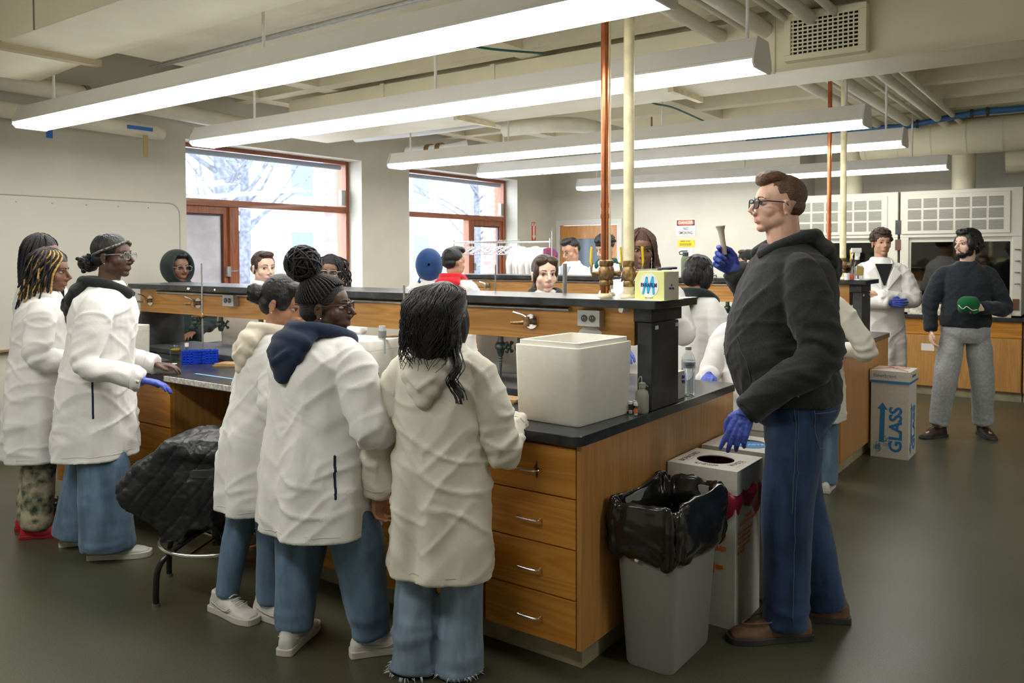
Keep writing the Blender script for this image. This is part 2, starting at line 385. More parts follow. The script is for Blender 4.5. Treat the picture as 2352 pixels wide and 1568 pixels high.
def tree(x, y, h, lab, sd):
    rnd = random.Random(sd); t = thing('bare_tree', lab, 'tree', (x, y, -.4), 0, 'bare trees along the street')
    mb = MB(); tw = MB()
    mb.tube([(0,0,0),(.05,.1,h*.35),(-.1,.2,h*.7),(0,.1,h)], [.22,.18,.11,.03], 8)
    for k in range(16):
        z = h*(.28+.65*k/16); a = rnd.random()*6.28; L = (1-z/h)*3+1.2
        p = [(0,.1,z)]; d = Vector((math.cos(a), math.sin(a), .7))
        for q in range(4):
            p.append(tuple(Vector(p[-1])+d*L/4)); d += Vector((rnd.uniform(-.5,.5), rnd.uniform(-.5,.5), rnd.uniform(-.1,.4)))
        mb.tube(p, [.07,.05,.035,.02,.01], 6)
        for q in range(1,5):
            for s in range(3):
                e = Vector(p[q]); g = Vector((rnd.uniform(-1,1), rnd.uniform(-1,1), rnd.uniform(-.2,.9)))*.7
                tw.tube([e, e+g*.5+Vector((0,0,.05)), e+g], [.014,.01,.005], 4)
    mb.build('trunk', M_bark, t, smooth=True); tw.build('twigs', M_bark, t)
tree(-17, 11.5, 7.5, 'bare tree nearest the street, seen through the first window', 3)
tree(-22, 15.8, 8, 'bare tree in the middle beyond the first window', 5)
tree(-24, 30, 8, 'bare tree beyond the second window', 9)
# door in the back wall
dr = thing('door_1', '', ''); del dr['label']; del dr['category']; dr['kind'] = 'structure'
M_trimw = mat('door_frame_paint', (.66, .66, .62), .5)
MB().box(-6.78, -6.72, YN-.03, YN+.1, 0, 2.10).box(-5.74, -5.66, YN-.03, YN+.1, 0, 2.10).box(-6.72, -5.74, YN-.03, YN+.1, 2.02, 2.10).build('door_frame', M_trimw, dr, bevel=.004)
MB().box(-6.715, -6.53, YN, YN+.045, .01, 2.015).box(-5.93, -5.745, YN, YN+.045, .01, 2.015).box(-6.53, -5.93, YN, YN+.045, .01, .9).box(-6.53, -5.93, YN, YN+.045, 1.82, 2.015).build('door_leaf', wood('door_wood', (.62, .30, .085), (.50, .22, .05), 'z', .35, 11), dr)
MB().box(-6.53, -5.93, YN+.015, YN+.03, .9, 1.82).build('pane', mat('door_glass', (.16, .22, .28), .15), dr)
MB().box(-5.83, -5.80, YN-.03, YN, 1.0, 1.12).tube([(-5.815, YN-.05, 1.06), (-5.92, YN-.05, 1.06)], .01).build('door_handle', M_steel, dr)
# whiteboard
wb = thing('whiteboard', 'large beige whiteboard with rounded corner on the wall left of the window', 'whiteboard', (XW, 2.9, 0))
M_wbs = mat('whiteboard_surface', (.56, .54, .47), .35)
pr = rrect(-1.9, 1.36, .86, 2.05, .10)
MB().prism(pr, .001, .018, 'x').build('board', M_wbs, wb)
ed = MB(); ed.tube([(.018, p[0], p[1]) for p in pr], .006, 6, closed=True); ed.build('edging', mat('board_edge', (.42, .40, .34), .5), wb)
MB().box(.018, .06, -1.8, 1.2, .845, .86).build('tray', mat('tray_brown', (.3, .17, .08), .5), wb)
sc = MB()
for k in range(9): sc.cyl(0, 0, 0, .004, .006, 8) if 0 else sc.ell((.02, -1.1+k*.27, 2.0), (.004, .007, .007), 8, 6)
sc.build('screws', M_steel, wb)

# ------------------------------------------------------------------ ceiling services
def duct_grid(x0, x1, y0, y1, nx, ny, z): pass
da = thing('air_duct', 'long rectangular cream air duct with a louvred grille crossing the middle of the ceiling', 'duct', (0, 0, 0))
MB().box(-6.35, 2.6, 5.1, 5.57, 2.7, 3.05).build('duct_body', M_duct, da, bevel=.004)
sm = MB()
for x in (-5.1, -3.9, -2.7, -1.72, .3, 1.6): sm.box(x-.022, x+.022, 5.088, 5.102, 2.69, 3.055)
sm.build('seams', M_duct, da)
for x in (-2.42, -4.3): MB().box(x, x+.04, 5.1, 5.6, 2.665, 2.70).build('support_bracket', M_pipec, da)
g = MB().box(-1.62, -1.15, 5.02, 5.1, 2.74, 2.775).box(-1.62, -1.15, 5.02, 5.1, 2.985, 3.02).box(-1.62, -1.58, 5.02, 5.1, 2.775, 2.985).box(-1.19, -1.15, 5.02, 5.1, 2.775, 2.985).build('grille', M_duct, da, bevel=.003)
lv = MB()
for k in range(14): x = -1.575+k*.029; lv.box(x, x+.008, 5.035, 5.045, 2.775, 2.985)
for k in range(9): z = 2.79+k*.0235; lv.box(-1.58, -1.19, 5.028, 5.036, z, z+.009)
lv.build('louvres', M_duct, g); MB().box(-1.58, -1.19, 5.06, 5.065, 2.775, 2.985).build('shade_backing', M_dark, g)  # near-black sheet paints the shade inside the duct behind the grille
db = thing('air_duct', 'wide flat cream air duct at the upper left over the whiteboard side', 'duct', (0, 0, 0))
MB().box(-4.75, 1.5, 1.93, 2.42, 2.7, 3.04).build('duct_body', M_duct, db, bevel=.004)
MB().prism([(-4.75, 1.93), (-4.75, 2.42), (-5.6, 2.5), (-5.6, 1.75)], 2.70, 3.04).build('transition', M_duct, db)
MB().box(-4.78, -4.72, 1.9, 2.46, 2.668, 2.705).build('flange', mat('flange_tan', (.45, .38, .25), .6), db)
MB().box(-5.75, -5.6, 1.8, 2.46, 2.72, 3.02).build('end_collar', M_duct, db)
sm = MB()
for x in (-4.35, -3.5, -2.5, -1.2): sm.box(x-.004, x+.004, 1.925, 1.931, 2.7, 3.04)
sm.build('seams', mat('duct_seam_dark', (.30, .28, .22), .7), db)  # seam strips in a darker tone than the duct paint
# fluorescent rows
def lamp_row(y, x0, x1, lab, rods):
    t = thing('pendant_light', lab, 'ceiling light', ((x0+x1)/2, y, 2.45), 0, 'rows of hanging fluorescent lights'); h = (x1-x0)/2
    hp = [(-.072,.138),(.072,.138),(.116,.045),(.118,.04),(.118,.028),(-.118,.028),(-.118,.04),(-.112,.045)]
    MB().prism(hp, -h, h, 'x').build('housing', M_lampw, t, bevel=.002)
    nseg = max(1, round(2*h/1.16))
    for k in range(nseg):
        a = -h+2*h*k/nseg; c = a+2*h/nseg
        MB().prism([(-.114,.0275),(.114,.0275),(.112,.008),(.09,-.006),(-.09,-.006),(-.112,.008)], a+.004, c-.004, 'x').build('diffuser', M_diff, t)
    ep = [(-.076,.142),(.076,.142),(.120,.05),(.124,.012),(.10,-.010),(-.10,-.010),(-.124,.012),(-.120,.05)]
    for s in (-1, 1): MB().prism(ep, s*h-.004*s, s*h+.008*s, 'x').build('end_cap', M_white, t, bevel=.002)
    for rx in rods: MB().cyl(rx-t.location.x, 0, .115, 3.06-2.45+.05, .009, 8).build('hanging_rod', M_lampw, t)
    return t
lamp_row(2.62, -5.98, -1.27, 'hanging fluorescent row nearest the camera, longest across the top left', (-5.65, -3.45, -1.6))
lamp_row(3.86, -5.86, -1.35, 'hanging fluorescent row second from the camera, just in front of the air duct', (-5.2, -3.4, -1.42))
lamp_row(5.98, -5.80, -1.36, 'hanging fluorescent row third from the camera, behind the air duct', (-5.6, -4.4, -3.2, -1.5))
lamp_row(7.25, -5.68, -1.36, 'hanging fluorescent row fourth from the camera', (-5.4, -3.5, -1.5))
lamp_row(9.45, -5.75, -1.36, 'hanging fluorescent row farthest back, above the back wall signs', (-5.5, -3.5, -1.7))
# lamp rows added out of view to even out the light, same fittings
lamp_row(2.62, .3, 2.9, 'added unseen fluorescent row over the right side of the lab', (.6, 2.6))
lamp_row(.5, -5.6, -1.4, 'added unseen fluorescent row behind the camera on the left', (-5.2, -1.8))
lamp_row(6.6, .3, 2.9, 'added unseen fluorescent row at the right over the fume hood aisle', (.6, 2.6))
# conduits, pipes, cables
tag(MB().tube([(-5.85,3.42,3.0),(1.0,3.42,3.0)], .012, 8).tube([(-5.85,3.46,3.0),(1.0,3.46,3.0)], .009, 8).build('conduit', M_steel, smooth=2), 'thin steel conduit pair running under the slab above the nearest lights', 'conduit')
def pipe(lab, pts, r, m, cat='pipe', grp=None, name='ceiling_pipe', n=14, bands=None):
    t = thing(name, lab, cat, (0,0,0), 0, grp)
    MB().tube(spline(pts, 4) if len(pts) > 2 else pts, r, n).build('pipe_run', m, t, smooth=2)
    if bands:
        b = MB()
        for p, d in bands:
            p = Vector(p); d = Vector(d).normalized(); b.tube([p-d*.02, p+d*.02], r*1.18, n)
        b.build('pipe_clamp', M_steel, t, smooth=2)
    return t
M_pw = mat('pipe_offwhite', (.70, .67, .55), .5, noise=.05, nscale=6)
pipe('thick white pipe along the window wall above the whiteboard', [(-6.6,.5,2.88),(-6.6,2.9,2.86),(-6.6,4.95,2.80)], .07, M_pw, bands=[((-6.6,3.3,2.85),(0,1,0))])
t = thing('capped_pipe', 'short capped white pipe stub with blue tape hanging by the whiteboard wall', 'pipe')
MB().tube([(-6.55,2.2,2.66),(-6.55,3.85,2.62),(-6.55,3.93,2.61)], [.062,.062,.045], 16).build('pipe_run', M_pw, t, smooth=2)
MB().box(-6.49,-6.484,3.58,3.80,2.615,2.645).build('tape_label', M_blue, t, smooth=2)
MB().box(-6.5,-6.49,3.72,3.76,2.40,2.58).build('hanging_tag', mat('tan_tag', (.5,.38,.2), .7), t)
tag(MB().box(-6.869,-6.866,3.12,3.17,2.52,2.68).build('tape_strip', M_blue), 'blue tape strip stuck on the wall above the whiteboard', 'tape')
t = thing('insulated_pipe', 'cream insulated pipe elbow hung behind the air duct', 'pipe')
MB().tube(spline([(-4.9,6.6,2.83),(-4.45,6.62,2.83),(-4.2,6.8,2.83),(-4.15,7.2,2.83),(-4.15,9.8,2.83)], 5), .075, 16).build('pipe_run', M_pw, t, smooth=2)
MB().tube([(-4.15,8.1,2.83),(-4.15,8.16,2.83)], .088, 16).tube([(-4.05,8.13,2.83),(-4.05,8.13,3.1)], .01, 8).build('hanger', mat('rusty', (.25,.13,.06), .7), t)
t = thing('insulated_pipe', 'white curved insulated pipe bundle hanging between the two windows', 'pipe')
MB().tube(spline([(-6.6,6.2,2.86),(-5.6,6.25,2.86),(-4.9,6.3,2.88)], 4), .065, 14).tube(spline([(-4.9,7.6,2.80),(-5.8,7.55,2.78),(-6.2,7.6,2.78),(-6.35,7.8,2.78),(-6.4,9.6,2.78)], 4), .05, 12).tube(spline([(-6.5,6.9,2.76),(-5.9,6.9,2.74),(-5.7,7.0,2.78)],4), .06, 12).build('pipe_run', mat('pipe_white', (.8,.8,.78), .5), t, smooth=2)
for x in (-6.2, -6.04): MB().tube([(x,6.9,2.75),(x+.06,6.9,2.75)], .072, 12).build('fitting', M_brass, t, smooth=2)
for k, (x, r) in enumerate(((-2.05,.045),(-1.9,.02),(-1.76,.05),(-1.62,.02),(-1.47,.04),(-1.33,.025))):
    pipe('%s cream pipe running front to back above the bench ends, %s of the bundle' % ('fat' if r > .035 else 'thin', ['leftmost','second','third','fourth','fifth','rightmost'][k]),
         [(x,2.9,3.02-r),(x,10.4,3.02-r)], r, M_pw, grp='pipe bundle under the slab')
t = thing('spiral_duct', 'fat spiral ridged round duct over the fume hoods', 'duct')
sp = MB().tube([(3.2,10.15,2.85),(-2.35,10.15,2.85)], .19, 28); sp.build('duct_body', M_duct, t, smooth=2)
sp = MB()
for k in range(16): x = -2.3+k*.34; sp.tube([(x,10.15,2.85),(x+.012,10.15,2.85)], .194, 28)
sp.build('seams', M_pw, t, smooth=2)
MB().cyl(-1.36,10.55,2.25,2.78,.12,24).build('branch_duct', M_duct, t, smooth=2)
MB().cyl(-2.55,10.6,2.25,3.1,.10,24).build('branch_duct', M_duct, t, smooth=2)
t = thing('spiral_duct', 'second round ridged duct stepping down beside the fume hoods', 'duct')
MB().tube([(3.2,10.62,2.62),(-.95,10.62,2.62)], .16, 24).build('duct_body', M_duct, t, smooth=2)
M_bpipe = mat('blue_plastic_pipe', (.035, .13, .30), .35)
t = thing('blue_pipe', 'dark blue plastic pipe with black couplings below the ceiling at upper right', 'pipe')
MB().tube(spline([(-3.5,9.5,2.90),(-2.2,9.5,2.93),(-1.75,9.5,2.93),(-1.15,9.5,3.0),(-.6,9.5,3.0),(1.5,9.5,3.0)], 4), .032, 14).build('pipe_run', M_bpipe, t, smooth=2)
cb = MB()
for x, z in ((-1.78,2.93),(-1.66,2.94),(-1.16,2.995),(-1.02,3.0)): cb.tube([(x-.012,9.5,z),(x+.012,9.5,z)], .046, 14)
cb.build('coupling', M_blackm, t, smooth=2)
t = thing('valve', 'brown pipe valve wrapped with blue tape below the spiral duct', 'valve')
MB().box(-1.88,-1.72,10.2,10.3,2.68,2.74).cyl(-1.7,10.25,2.62,2.8,.03,12).build('valve_body', mat('valve_brown', (.10,.05,.035), .5), t)
MB().tube([(-1.97,10.25,2.69),(-1.88,10.25,2.69)], .022, 10).tube([(-1.66,10.25,2.71),(-1.58,10.25,2.71)], .022, 10).build('tape_wrap', M_blue, t)
M_cable = mat('teal_cable', (.01, .12, .09), .5)
tag(MB().tube(spline([(-3.4,4.05,2.98),(-3.0,4.1,2.97),(-2.6,4.12,2.95),(-2.2,4.1,2.98),(-1.6,4.08,3.02),(-1.3,4.08,3.03)], 5), .014, 8).tube(spline([(-3.4,4.05,2.98),(-3.4,4.3,2.95),(-3.35,5.0,3.04)],5), .008, 8).build('network_cable', M_cable, smooth=2), 'dark teal cable bundle looping below the slab beside the copper pipe', 'cable')
tag(MB().tube(spline([(-3.45,6.1,3.03),(-3.45,6.9,2.98),(-3.45,7.4,3.0),(-3.45,8.3,2.96),(-3.4,8.8,2.92)], 5), .009, 8).build('network_cable', M_cable, smooth=2), 'thin teal cable slung on hooks behind the air duct', 'cable')
t = thing('access_point', 'white domed wireless access point under the slab near the copper pipe', 'access point', (-3.5, 4.0, 2.985))
MB().lathe([(.02,-.03),(.08,-.022),(.105,-.008),(.11,.01),(.10,.03),(.0,.03)], 0, 0, 32).build('dome', M_white, t, smooth=2)
MB().cyl(0,0,.03,.076,.12,24).build('mount', M_blackm, t, smooth=2)
for k,(x,y) in enumerate(((-3.32,4.05),(-3.14,4.08))):
    tag(MB().box(x-.02,x+.02,y-.02,y+.02,2.94,2.955).box(x-.02,x-.012,y-.02,y+.02,2.95,3.06).box(x+.012,x+.02,y-.02,y+.02,2.95,3.06).build('cable_hook', M_steel), 'small steel cable hook under the slab, %s the access point' % ('just right of' if k == 0 else 'farther right from'), 'hook')
tag(MB().lathe([(.0,-.05),(.05,-.045),(.09,-.02),(.09,.0)], 0,0,24).build('smoke_detector', M_white, loc=(-6.3,2.35,2.87), smooth=2), 'round white detector on the ceiling at the far upper left', 'detector')
# ------------------------------------------------------------------ lab benches
def spigot(parent, x, y, z, sy=-1):
    """chrome gas valve on the rail: flange, body, nozzle, lever"""
    t = MB().tube([(x,y,z),(x,y+sy*.012,z)], .035, 20).build('gas_valve', M_chrome, parent, smooth=2)
    MB().tube([(x,y+sy*.01,z),(x,y+sy*.05,z)], .014, 12).tube([(x,y+sy*.05,z-.02),(x,y+sy*.05,z+.024)], .015, 12).tube([(x,y+sy*.05,z),(x-.03,y+sy*.06,z-.004),(x-.075,y+sy*.07,z-.006)], [.012,.009,.006], 10).build('valve_body', M_brass, t, smooth=2)
    MB().tube([(x,y+sy*.05,z+.024),(x-.02,y+sy*.055,z+.034),(x-.065,y+sy*.06,z+.044)], [.009,.008,.01], 8, flat=.6).build('lever', M_chrome, t, smooth=2)
    return t
def faucet(parent, x, y, z, drop=.13, sy=-1):
    f = MB().tube([(x,y,z),(x,y,z-.04)], .016, 14).ell((x,y,z-.055), (.03,.03,.026), 14, 8).tube([(x,y,z-.07),(x,y,z-.10)], [.022,.014], 12)
    f.tube([(x,y,z-.055),(x+.05,y+sy*.01,z-.055)], .011, 10)
    f.build('faucet', M_fix, parent, smooth=2); f = parent.children[-1] if 0 else None
    hd = MB(); c = Vector((x+.06, y+sy*.01, z-.055))
    for k in range(2):
        a = R(45+90*k); d = Vector((0, math.cos(a), math.sin(a)))*.032; hd.tube([c-d, c-d*.5, c+d*.5, c+d], [.010,.006,.006,.010], 8)
    hd.ell(c, (.013,.013,.013), 10, 6); hd.build('handle', M_fix, parent, smooth=2)
    if drop > .1:
        nz = MB(); zz = z-.10; pr = []
        for k in range(6): pr += [(.012-.001*k, zz-.012*k), (.0085-.0007*k, zz-.012*k-.008)]
        pr += [(.005, zz-drop*.75), (.0045, z-.1-drop)]
        nz.lathe(pr, x, y, 12); nz.build('nozzle', M_fix, parent, smooth=2)
def outlet(parent, x, y, z, sy=-1):
    o = MB().box(x-.057,x+.057,min(y,y+sy*.045),max(y,y+sy*.045),z-.037,z+.037).build('outlet_box', M_grey, parent, bevel=.003)
    for s in (-1, 1):
        cx = x+s*.02
        MB().tube([(cx,y+sy*.0455,z),(cx,y+sy*.049,z)], .0155, 20).build('receptacle', M_blackm, o, smooth=2)
        MB().box(cx-.007,cx-.004,y+sy*.0505,y+sy*.049,z+.0,z+.007).box(cx+.004,cx+.007,y+sy*.0505,y+sy*.049,z,z+.007).build('slots', M_grey, o)
    MB().tube([(x,y+sy*.045,z),(x,y+sy*.0475,z)], .003, 8).build('screw', M_steel, o)
def handle(parent, x, y, z, w=.10):
    MB().tube(spline([(x-w/2,y,z),(x-w/2,y-.022,z-.002),(x-w/2+.02,y-.03,z-.004),(x+w/2-.02,y-.03,z-.004),(x+w/2,y-.022,z-.002),(x+w/2,y,z)], 4), .0042, 8).build('handle', M_chrome, parent, smooth=2)
def drawer_unit(lab, x0, x1, y0, y1, rows, grp, door=False, end=0):
    """oak cabinet whose drawers look toward -y; end=1 adds the flush oak end panel toward +x"""
    t = thing('drawer_cabinet', lab, 'cabinet', ((x0+x1)/2, y0, 0), 0, grp); X0, X1 = x0-t.location.x, x1-t.location.x; D = y1-y0
    zt, zb = .871, .105
    MB().box(X0, X1-(.02 if end else 0), .022, D, zb, zt).build('carcass', M_woodz, t)
    MB().box(X0+.0, X1-.045*end, .08, D-.04, 0, zb).build('toe_kick', M_toe, t)
    if end: MB().box(X1-.02, X1, .0, D, zb, zt).build('end_panel', M_woodz, t, bevel=.0015)
    zz = zt-.015
    for h in rows:
        d = MB().box(X0+.006, X1-.006-.018*end, 0, .022, zz-h+.004, zz).build('door' if door else 'drawer', M_woodz if door else M_woodd, t, bevel=.003)
        handle(d, (X0+X1)/2+(.0), 0, zz-h*(.5 if not door else .15)+(.0 if h > .16 else 0))
        zz -= h
    return t
def worktop(lab, y, x0=-5.62, x1=-1.546):
    t = thing('worktop', lab, 'counter', (0, y, 0), 0, 'black bench tops')
    pts = [p for p in rrect(x0, x1, 2.53, 4.084, .035)]
    MB().prism([(p[0], p[1]-0) for p in pts], .872, .91).build('slab', M_black, t, bevel=.003)
    MB().box(x0+.15, x1-.08, 3.1, 3.5, .911, .947).build('trough', M_blackm, t, bevel=.004)
    return t
def reagent_shelf(lab, y, x0, x1, outs, vals, fauc, seed=0):
    t = thing('reagent_shelf', lab, 'shelf', (0, y, 0), 0, 'raised service shelves over the benches')
    MB().prism(rrect(x0-.03, x1+.035, 3.09, 3.52, .006), 1.345, 1.38).build('shelf_top', M_black, t, bevel=.003)
    MB().box(x0, x1-.10, 3.165, 3.455, 1.18, 1.343).build('service_rail', M_woodx, t, bevel=.002)
    MB().box(x1-.10, x1-.055, 3.155, 3.465, 1.285, 1.344).box(x1-.055, x1-.01, 3.15, 3.45, 1.285, 1.344).build('corner_block', M_blackm, t, bevel=.002)
    MB().box(x1-.068, x1, 3.13, 3.395, .911, 1.284).build('upright', M_blackm, t, bevel=.003)
    MB().box(x0, x0+.06, 3.14, 3.47, .911, 1.18).build('upright', M_blackm, t, bevel=.003)
    MB().cyl(x1-.34, 3.33, .948, 1.18, .028, 20).build('support_post', M_steel, t, smooth=2)
    cd = MB().tube([(x0+.25,3.15,1.325),(x1-.42,3.15,1.325)], .011, 10); cd.build('conduit', M_steel, t, smooth=2)
    for x in outs: outlet(t, x, 3.164, 1.292)
    for x in vals: spigot(t, x, 3.164, 1.262)
    for i, (x, d) in enumerate(fauc): faucet(t, x, 3.22, 1.18, d)
    for x, z in ((x1+.0005, 1.255),):
        for yy in (3.16, 3.36): MB().box(x-.001, x+.0012, yy, yy+.03, z, z+.016).build('label_sticker', M_white, t)
    return t
XE1 = -1.556
# bench 1
worktop('black resin worktop of the near bench under the big styrofoam box', 0)
MB2 = drawer_unit('oak four-drawer cabinet at the near end of the front bench', -2.012, XE1, 2.56, 4.06, [.19,.19,.19,.18], 'bench cabinets', end=1)
# scorch marks on the top drawers
for dz, x in ((.765,.03),): 
    tag_ = MB().prism([(x,dz-.045),(x+.006,dz-.03),(x+.004,dz-.01),(x+.014,dz-.004),(x+.004,dz+.002),(x+.004,dz+.02),(x,dz+.028),(x-.004,dz+.01),(x-.014,dz-.002),(x-.003,dz-.012),(x-.005,dz-.03)][::-1], -.0008, -.0002, 'y').build('burn_mark', mat('scorch', (.10,.03,.01), .6), MB2)
drawer_unit('oak two-drawer cabinet hidden behind the coated students at the front bench', -3.45, -2.012, 2.56, 3.3, [.38,.37], 'bench cabinets')
drawer_unit('oak cabinet with two drawers at the left end of the front bench, beside the jacket', -5.58, -4.235, 2.56, 3.3, [.25,.25,.25], 'bench cabinets')
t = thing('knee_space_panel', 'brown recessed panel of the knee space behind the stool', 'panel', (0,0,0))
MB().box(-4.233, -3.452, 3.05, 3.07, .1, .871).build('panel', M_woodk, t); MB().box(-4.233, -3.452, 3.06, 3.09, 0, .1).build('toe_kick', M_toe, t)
o = MB().box(-4.235, -3.0, 2.522, 2.5295, .880, .908).build('edge_strip', mat('worn_edge', (.55,.53,.47), .6, noise=.3, nscale=60)); tag(o, 'pale worn edging strip on the worktop front above the knee space', 'edging')
tag(MB().box(-4.16,-3.1,2.66,2.678,.911,.9115).build('tape_line', mat('pale_tape', (.15,.35,.62), .5)), 'pale blue tape line stuck across the worktop beside the blue rack', 'tape')
sh1 = reagent_shelf('near black reagent shelf on an oak rail over the front bench', 0, -5.6, XE1, [-4.50,-2.93,-1.86], [-5.45,-4.87,-2.19], [(-5.0,.05),(-4.72,.05),(-4.30,.15),(-4.12,.13),(-3.05,.05),(-2.95,.05),(-2.42,.16),(-2.3,.03),(-2.12,.03),(-2.02,.03)])
for x0, z0, w, h in ((-1.70,1.325,.028,.034),(-4.9,1.352,.04,.016),(-4.6,1.352,.02,.014)):
    MB().prism([(x0,z0+h*.3),(x0+w*.3,z0+h),(x0+w,z0+h*.8),(x0+w*.7,z0),(x0+w*.2,z0+.002)][::-1], 3.088 if z0 > 1.34 else 3.1, 3.0895 if z0 > 1.34 else 3.164, 'y').build('paper_scrap', M_paper, sh1)
pt = []
rnd = random.Random(3)
for k in range(22):
    a = 2*PI*k/22; pt.append((-1.875+.055*math.cos(a)*(1+.2*rnd.random()), 1.222+.025*math.sin(a)*(1+.3*rnd.random())))
MB().prism(pt, 3.1635, 3.1648, 'y').build('label_residue', M_paper, sh1)
# bench 2
worktop('black resin worktop of the second bench farther back', 3.42, -5.62, -1.50)
drawer_unit('oak four-drawer cabinet at the end of the second bench', -1.97, -1.512, 5.98, 7.48, [.19,.19,.19,.18], 'bench cabinets', end=1)
drawer_unit('long oak base cabinet in the middle of the second bench', -5.58, -1.97, 5.98, 7.48, [.38,.37], 'bench cabinets')
reagent_shelf('second black reagent shelf on an oak rail, farther from the camera', 3.42, -5.6, -1.51, [-3.62,-2.45], [-5.1,-4.42,-3.47,-2.35], [(-2.9,.12),(-2.6,.05)])
# service pipes rising from the shelves
def ball_valve(parent, x, y, z, a):
    v = MB().lathe([(.020,z),(.025,z+.006),(.025,z+.025),(.022,z+.03),(.030,z+.045),(.031,z+.07),(.028,z+.088),(.023,z+.094),(.026,z+.10),(.026,z+.12),(.020,z+.125)], x, y, 16).build('valve_body', M_brass, parent, smooth=2)
    d = Vector((math.cos(a), math.sin(a), 0)); p = Vector((x,y,z+.06))
    MB().tube([p+d*.025, p+d*.05], .013, 12).tube([p+d*.045, p+d*.06], .016, 6).build('valve_stem', M_brass, v, smooth=2)
    MB().tube([p+d*.058, p+d*.062+Vector((0,0,.02)), p+d*.060+Vector((0,0,.05))], [.006,.006,.008], 8).build('lever', M_steel, v, smooth=2)
    MB().tube([p+d*.060+Vector((0,0,.035)), p+d*.064+Vector((0,0,.06)), p+d*.060+Vector((0,0,.125))], [.008,.010,.009], 10, flat=.6, up=(d.x,d.y,0)).build('lever_sleeve', M_yellow, v, smooth=2)
M_cop = mat('copper', (.50, .17, .08), .27, .95, noise=.2, nscale=12)
def riser(lab, x, y, r, m, top, lever_a, grp, collar=None, flange=True):
    t = thing('service_pipe', lab, 'pipe', (x, y, 1.38), 0, grp)
    MB().cyl(0,0,.0,.03,r*1.1,16).cyl(0,0,.03,.05,.024,14).build('lower_stub', M_pipec if m is not M_cop else M_cop, t, smooth=2)
    MB().lathe([(.034,0),(.034,.006),(.026,.016),(.0,.016)],0,0,18,).build('base_flange', M_pipec, t, smooth=2)
    ball_valve(t, 0, 0, .045, lever_a)
    MB().cyl(0,0,.16,top-1.38,r,20).build('pipe_run', m, t, smooth=2)
    if collar: 
        c = MB()
        for z in collar: c.cyl(0,0,z,z+.02,r*1.18,18); c.cyl(0,0,z+.05,z+.07,r*1.18,18)
        c.build('coupling', m, t, smooth=2)
    return t
LD = math.atan2(.589, .808)       # levers stand out to the right of each pipe
riser('bright copper pipe rising from the near shelf to the ceiling', -1.88, 3.30, .0175, M_cop, 3.06, LD+PI, 'service risers', [.36])
riser('cream painted pipe with a yellow valve lever, right of the near copper pipe', -1.745, 3.28, .024, M_pipec, 3.06, LD, 'service risers')
riser('slim cream pipe half hidden behind the near copper pipe', -1.93, 3.42, .013, M_pipec, 3.06, LD, 'service risers')
riser('thin copper pipe rising from the second bench', -1.805, 6.73, .0165, M_cop, 3.06, LD+PI, 'service risers', [.36])
riser('cream painted pipe rising from the second bench, right of the thin copper pipe', -1.69, 6.70, .024, M_pipec, 3.06, LD, 'service risers')
# ------------------------------------------------------------------ fume hoods and base cabinets at the back
M_hood = mat('hood_enamel', (.58, .56, .48), .45); M_hglass = mat('hood_dark_interior', (.05,.055,.05), .12)
M_slat = mat('louvre_dark', (.17, .17, .14), .6)
def hood(lab, x0, x1):
    t = thing('fume_hood', lab, 'fume hood', ((x0+x1)/2, 10.1, 0), 0, 'fume hoods'); w = (x1-x0)/2
    MB().box(-w,w,0,.12,1.76,2.28).box(-w,w,.12,.85,2.2,2.28).box(-w,-w+.09,0,.85,.92,1.76).box(w-.09,w,0,.85,.92,1.76).box(-w,w,.8,.85,.92,2.2).build('casing', M_hood, t, bevel=.006)
    MB().box(-w+.09,w-.09,.02,.8,.92,1.0).build('hood_floor', mat('hood_sill', (.5,.45,.33), .6, noise=.5, nscale=25), t)
    MB().box(-w+.088,w-.088,-.015,.02,.90,.985).build('air_foil', mat('foil_enamel', (.6,.57,.45), .5, noise=.3, nscale=30), t, bevel=.004)
    MB().box(-w+.088,w-.088,.78,.79,1.0,1.76).build('back_liner', mat('hood_liner', (.10,.10,.095), .5), t)
    s = MB().box(-w+.09,w-.09,.03,.05,1.71,1.76).box(-w+.09,w-.09,.03,.05,.99,1.02).box(-w+.09,-w+.11,.03,.05,1.02,1.71).box(w-.11,w-.09,.03,.05,1.02,1.71).build('sash', M_hood, t)
    MB().box(-w+.11,w-.11,.036,.042,1.02,1.71).build('pane', glass_mat('hood_glass', (.45,.47,.45), .03, 1.9), s)
    pn = MB().box(-w+.02,w-.11,-.012,.001,1.80,2.24).build('access_panel', M_hood, t, bevel=.004)
    lv = MB(); nx = 6; pw = (2*w-.13-.1)/nx
    for i in range(nx):
        for j in range(3):
            cx = -w+.07+pw*i; cz = 1.84+.125*j
            for k in range(7): lv.box(cx+.01, cx+pw-.012, -.0145, -.0115, cz+.015*k, cz+.015*k+.0105)
    lv.build('louvres', M_slat, pn)
    return t
h1 = hood('right-hand fume hood with a louvred top and dark sash', -1.93, -.75)
h2 = hood('left-hand fume hood partly behind the man in the dark hoodie', -3.14, -1.955)
for k in range(4):
    z = 1.62-.12*k; MB().tube([(.555,-.0,z),(.555,-.07,z)], .008, 8).tube([(.53,-.075,z),(.58,-.075,z)], .007, 8).build('service_knob', M_steel, h1)
MB().box(-.60-.04,-.60+.02,-.006,0,1.80,1.96).build('gauge', M_blackm, h1); MB().box(-.60-.04,-.60+.02,-.006,0,1.62,1.74).build('switch_plate', mat('switch_brown', (.12,.05,.03), .5), h1)
MB().box(.51,.57,-.006,0,.98,1.10).build('outlet_plate', mat('switch_brown', (.12,.05,.03), .5), h1)
t = thing('worktop', 'dark worktop run under the fume hoods', 'counter', (0,0,0)); MB().box(-3.14, 3.35, 10.06, 10.98, .86, .90).build('slab', M_black, t, bevel=.003)
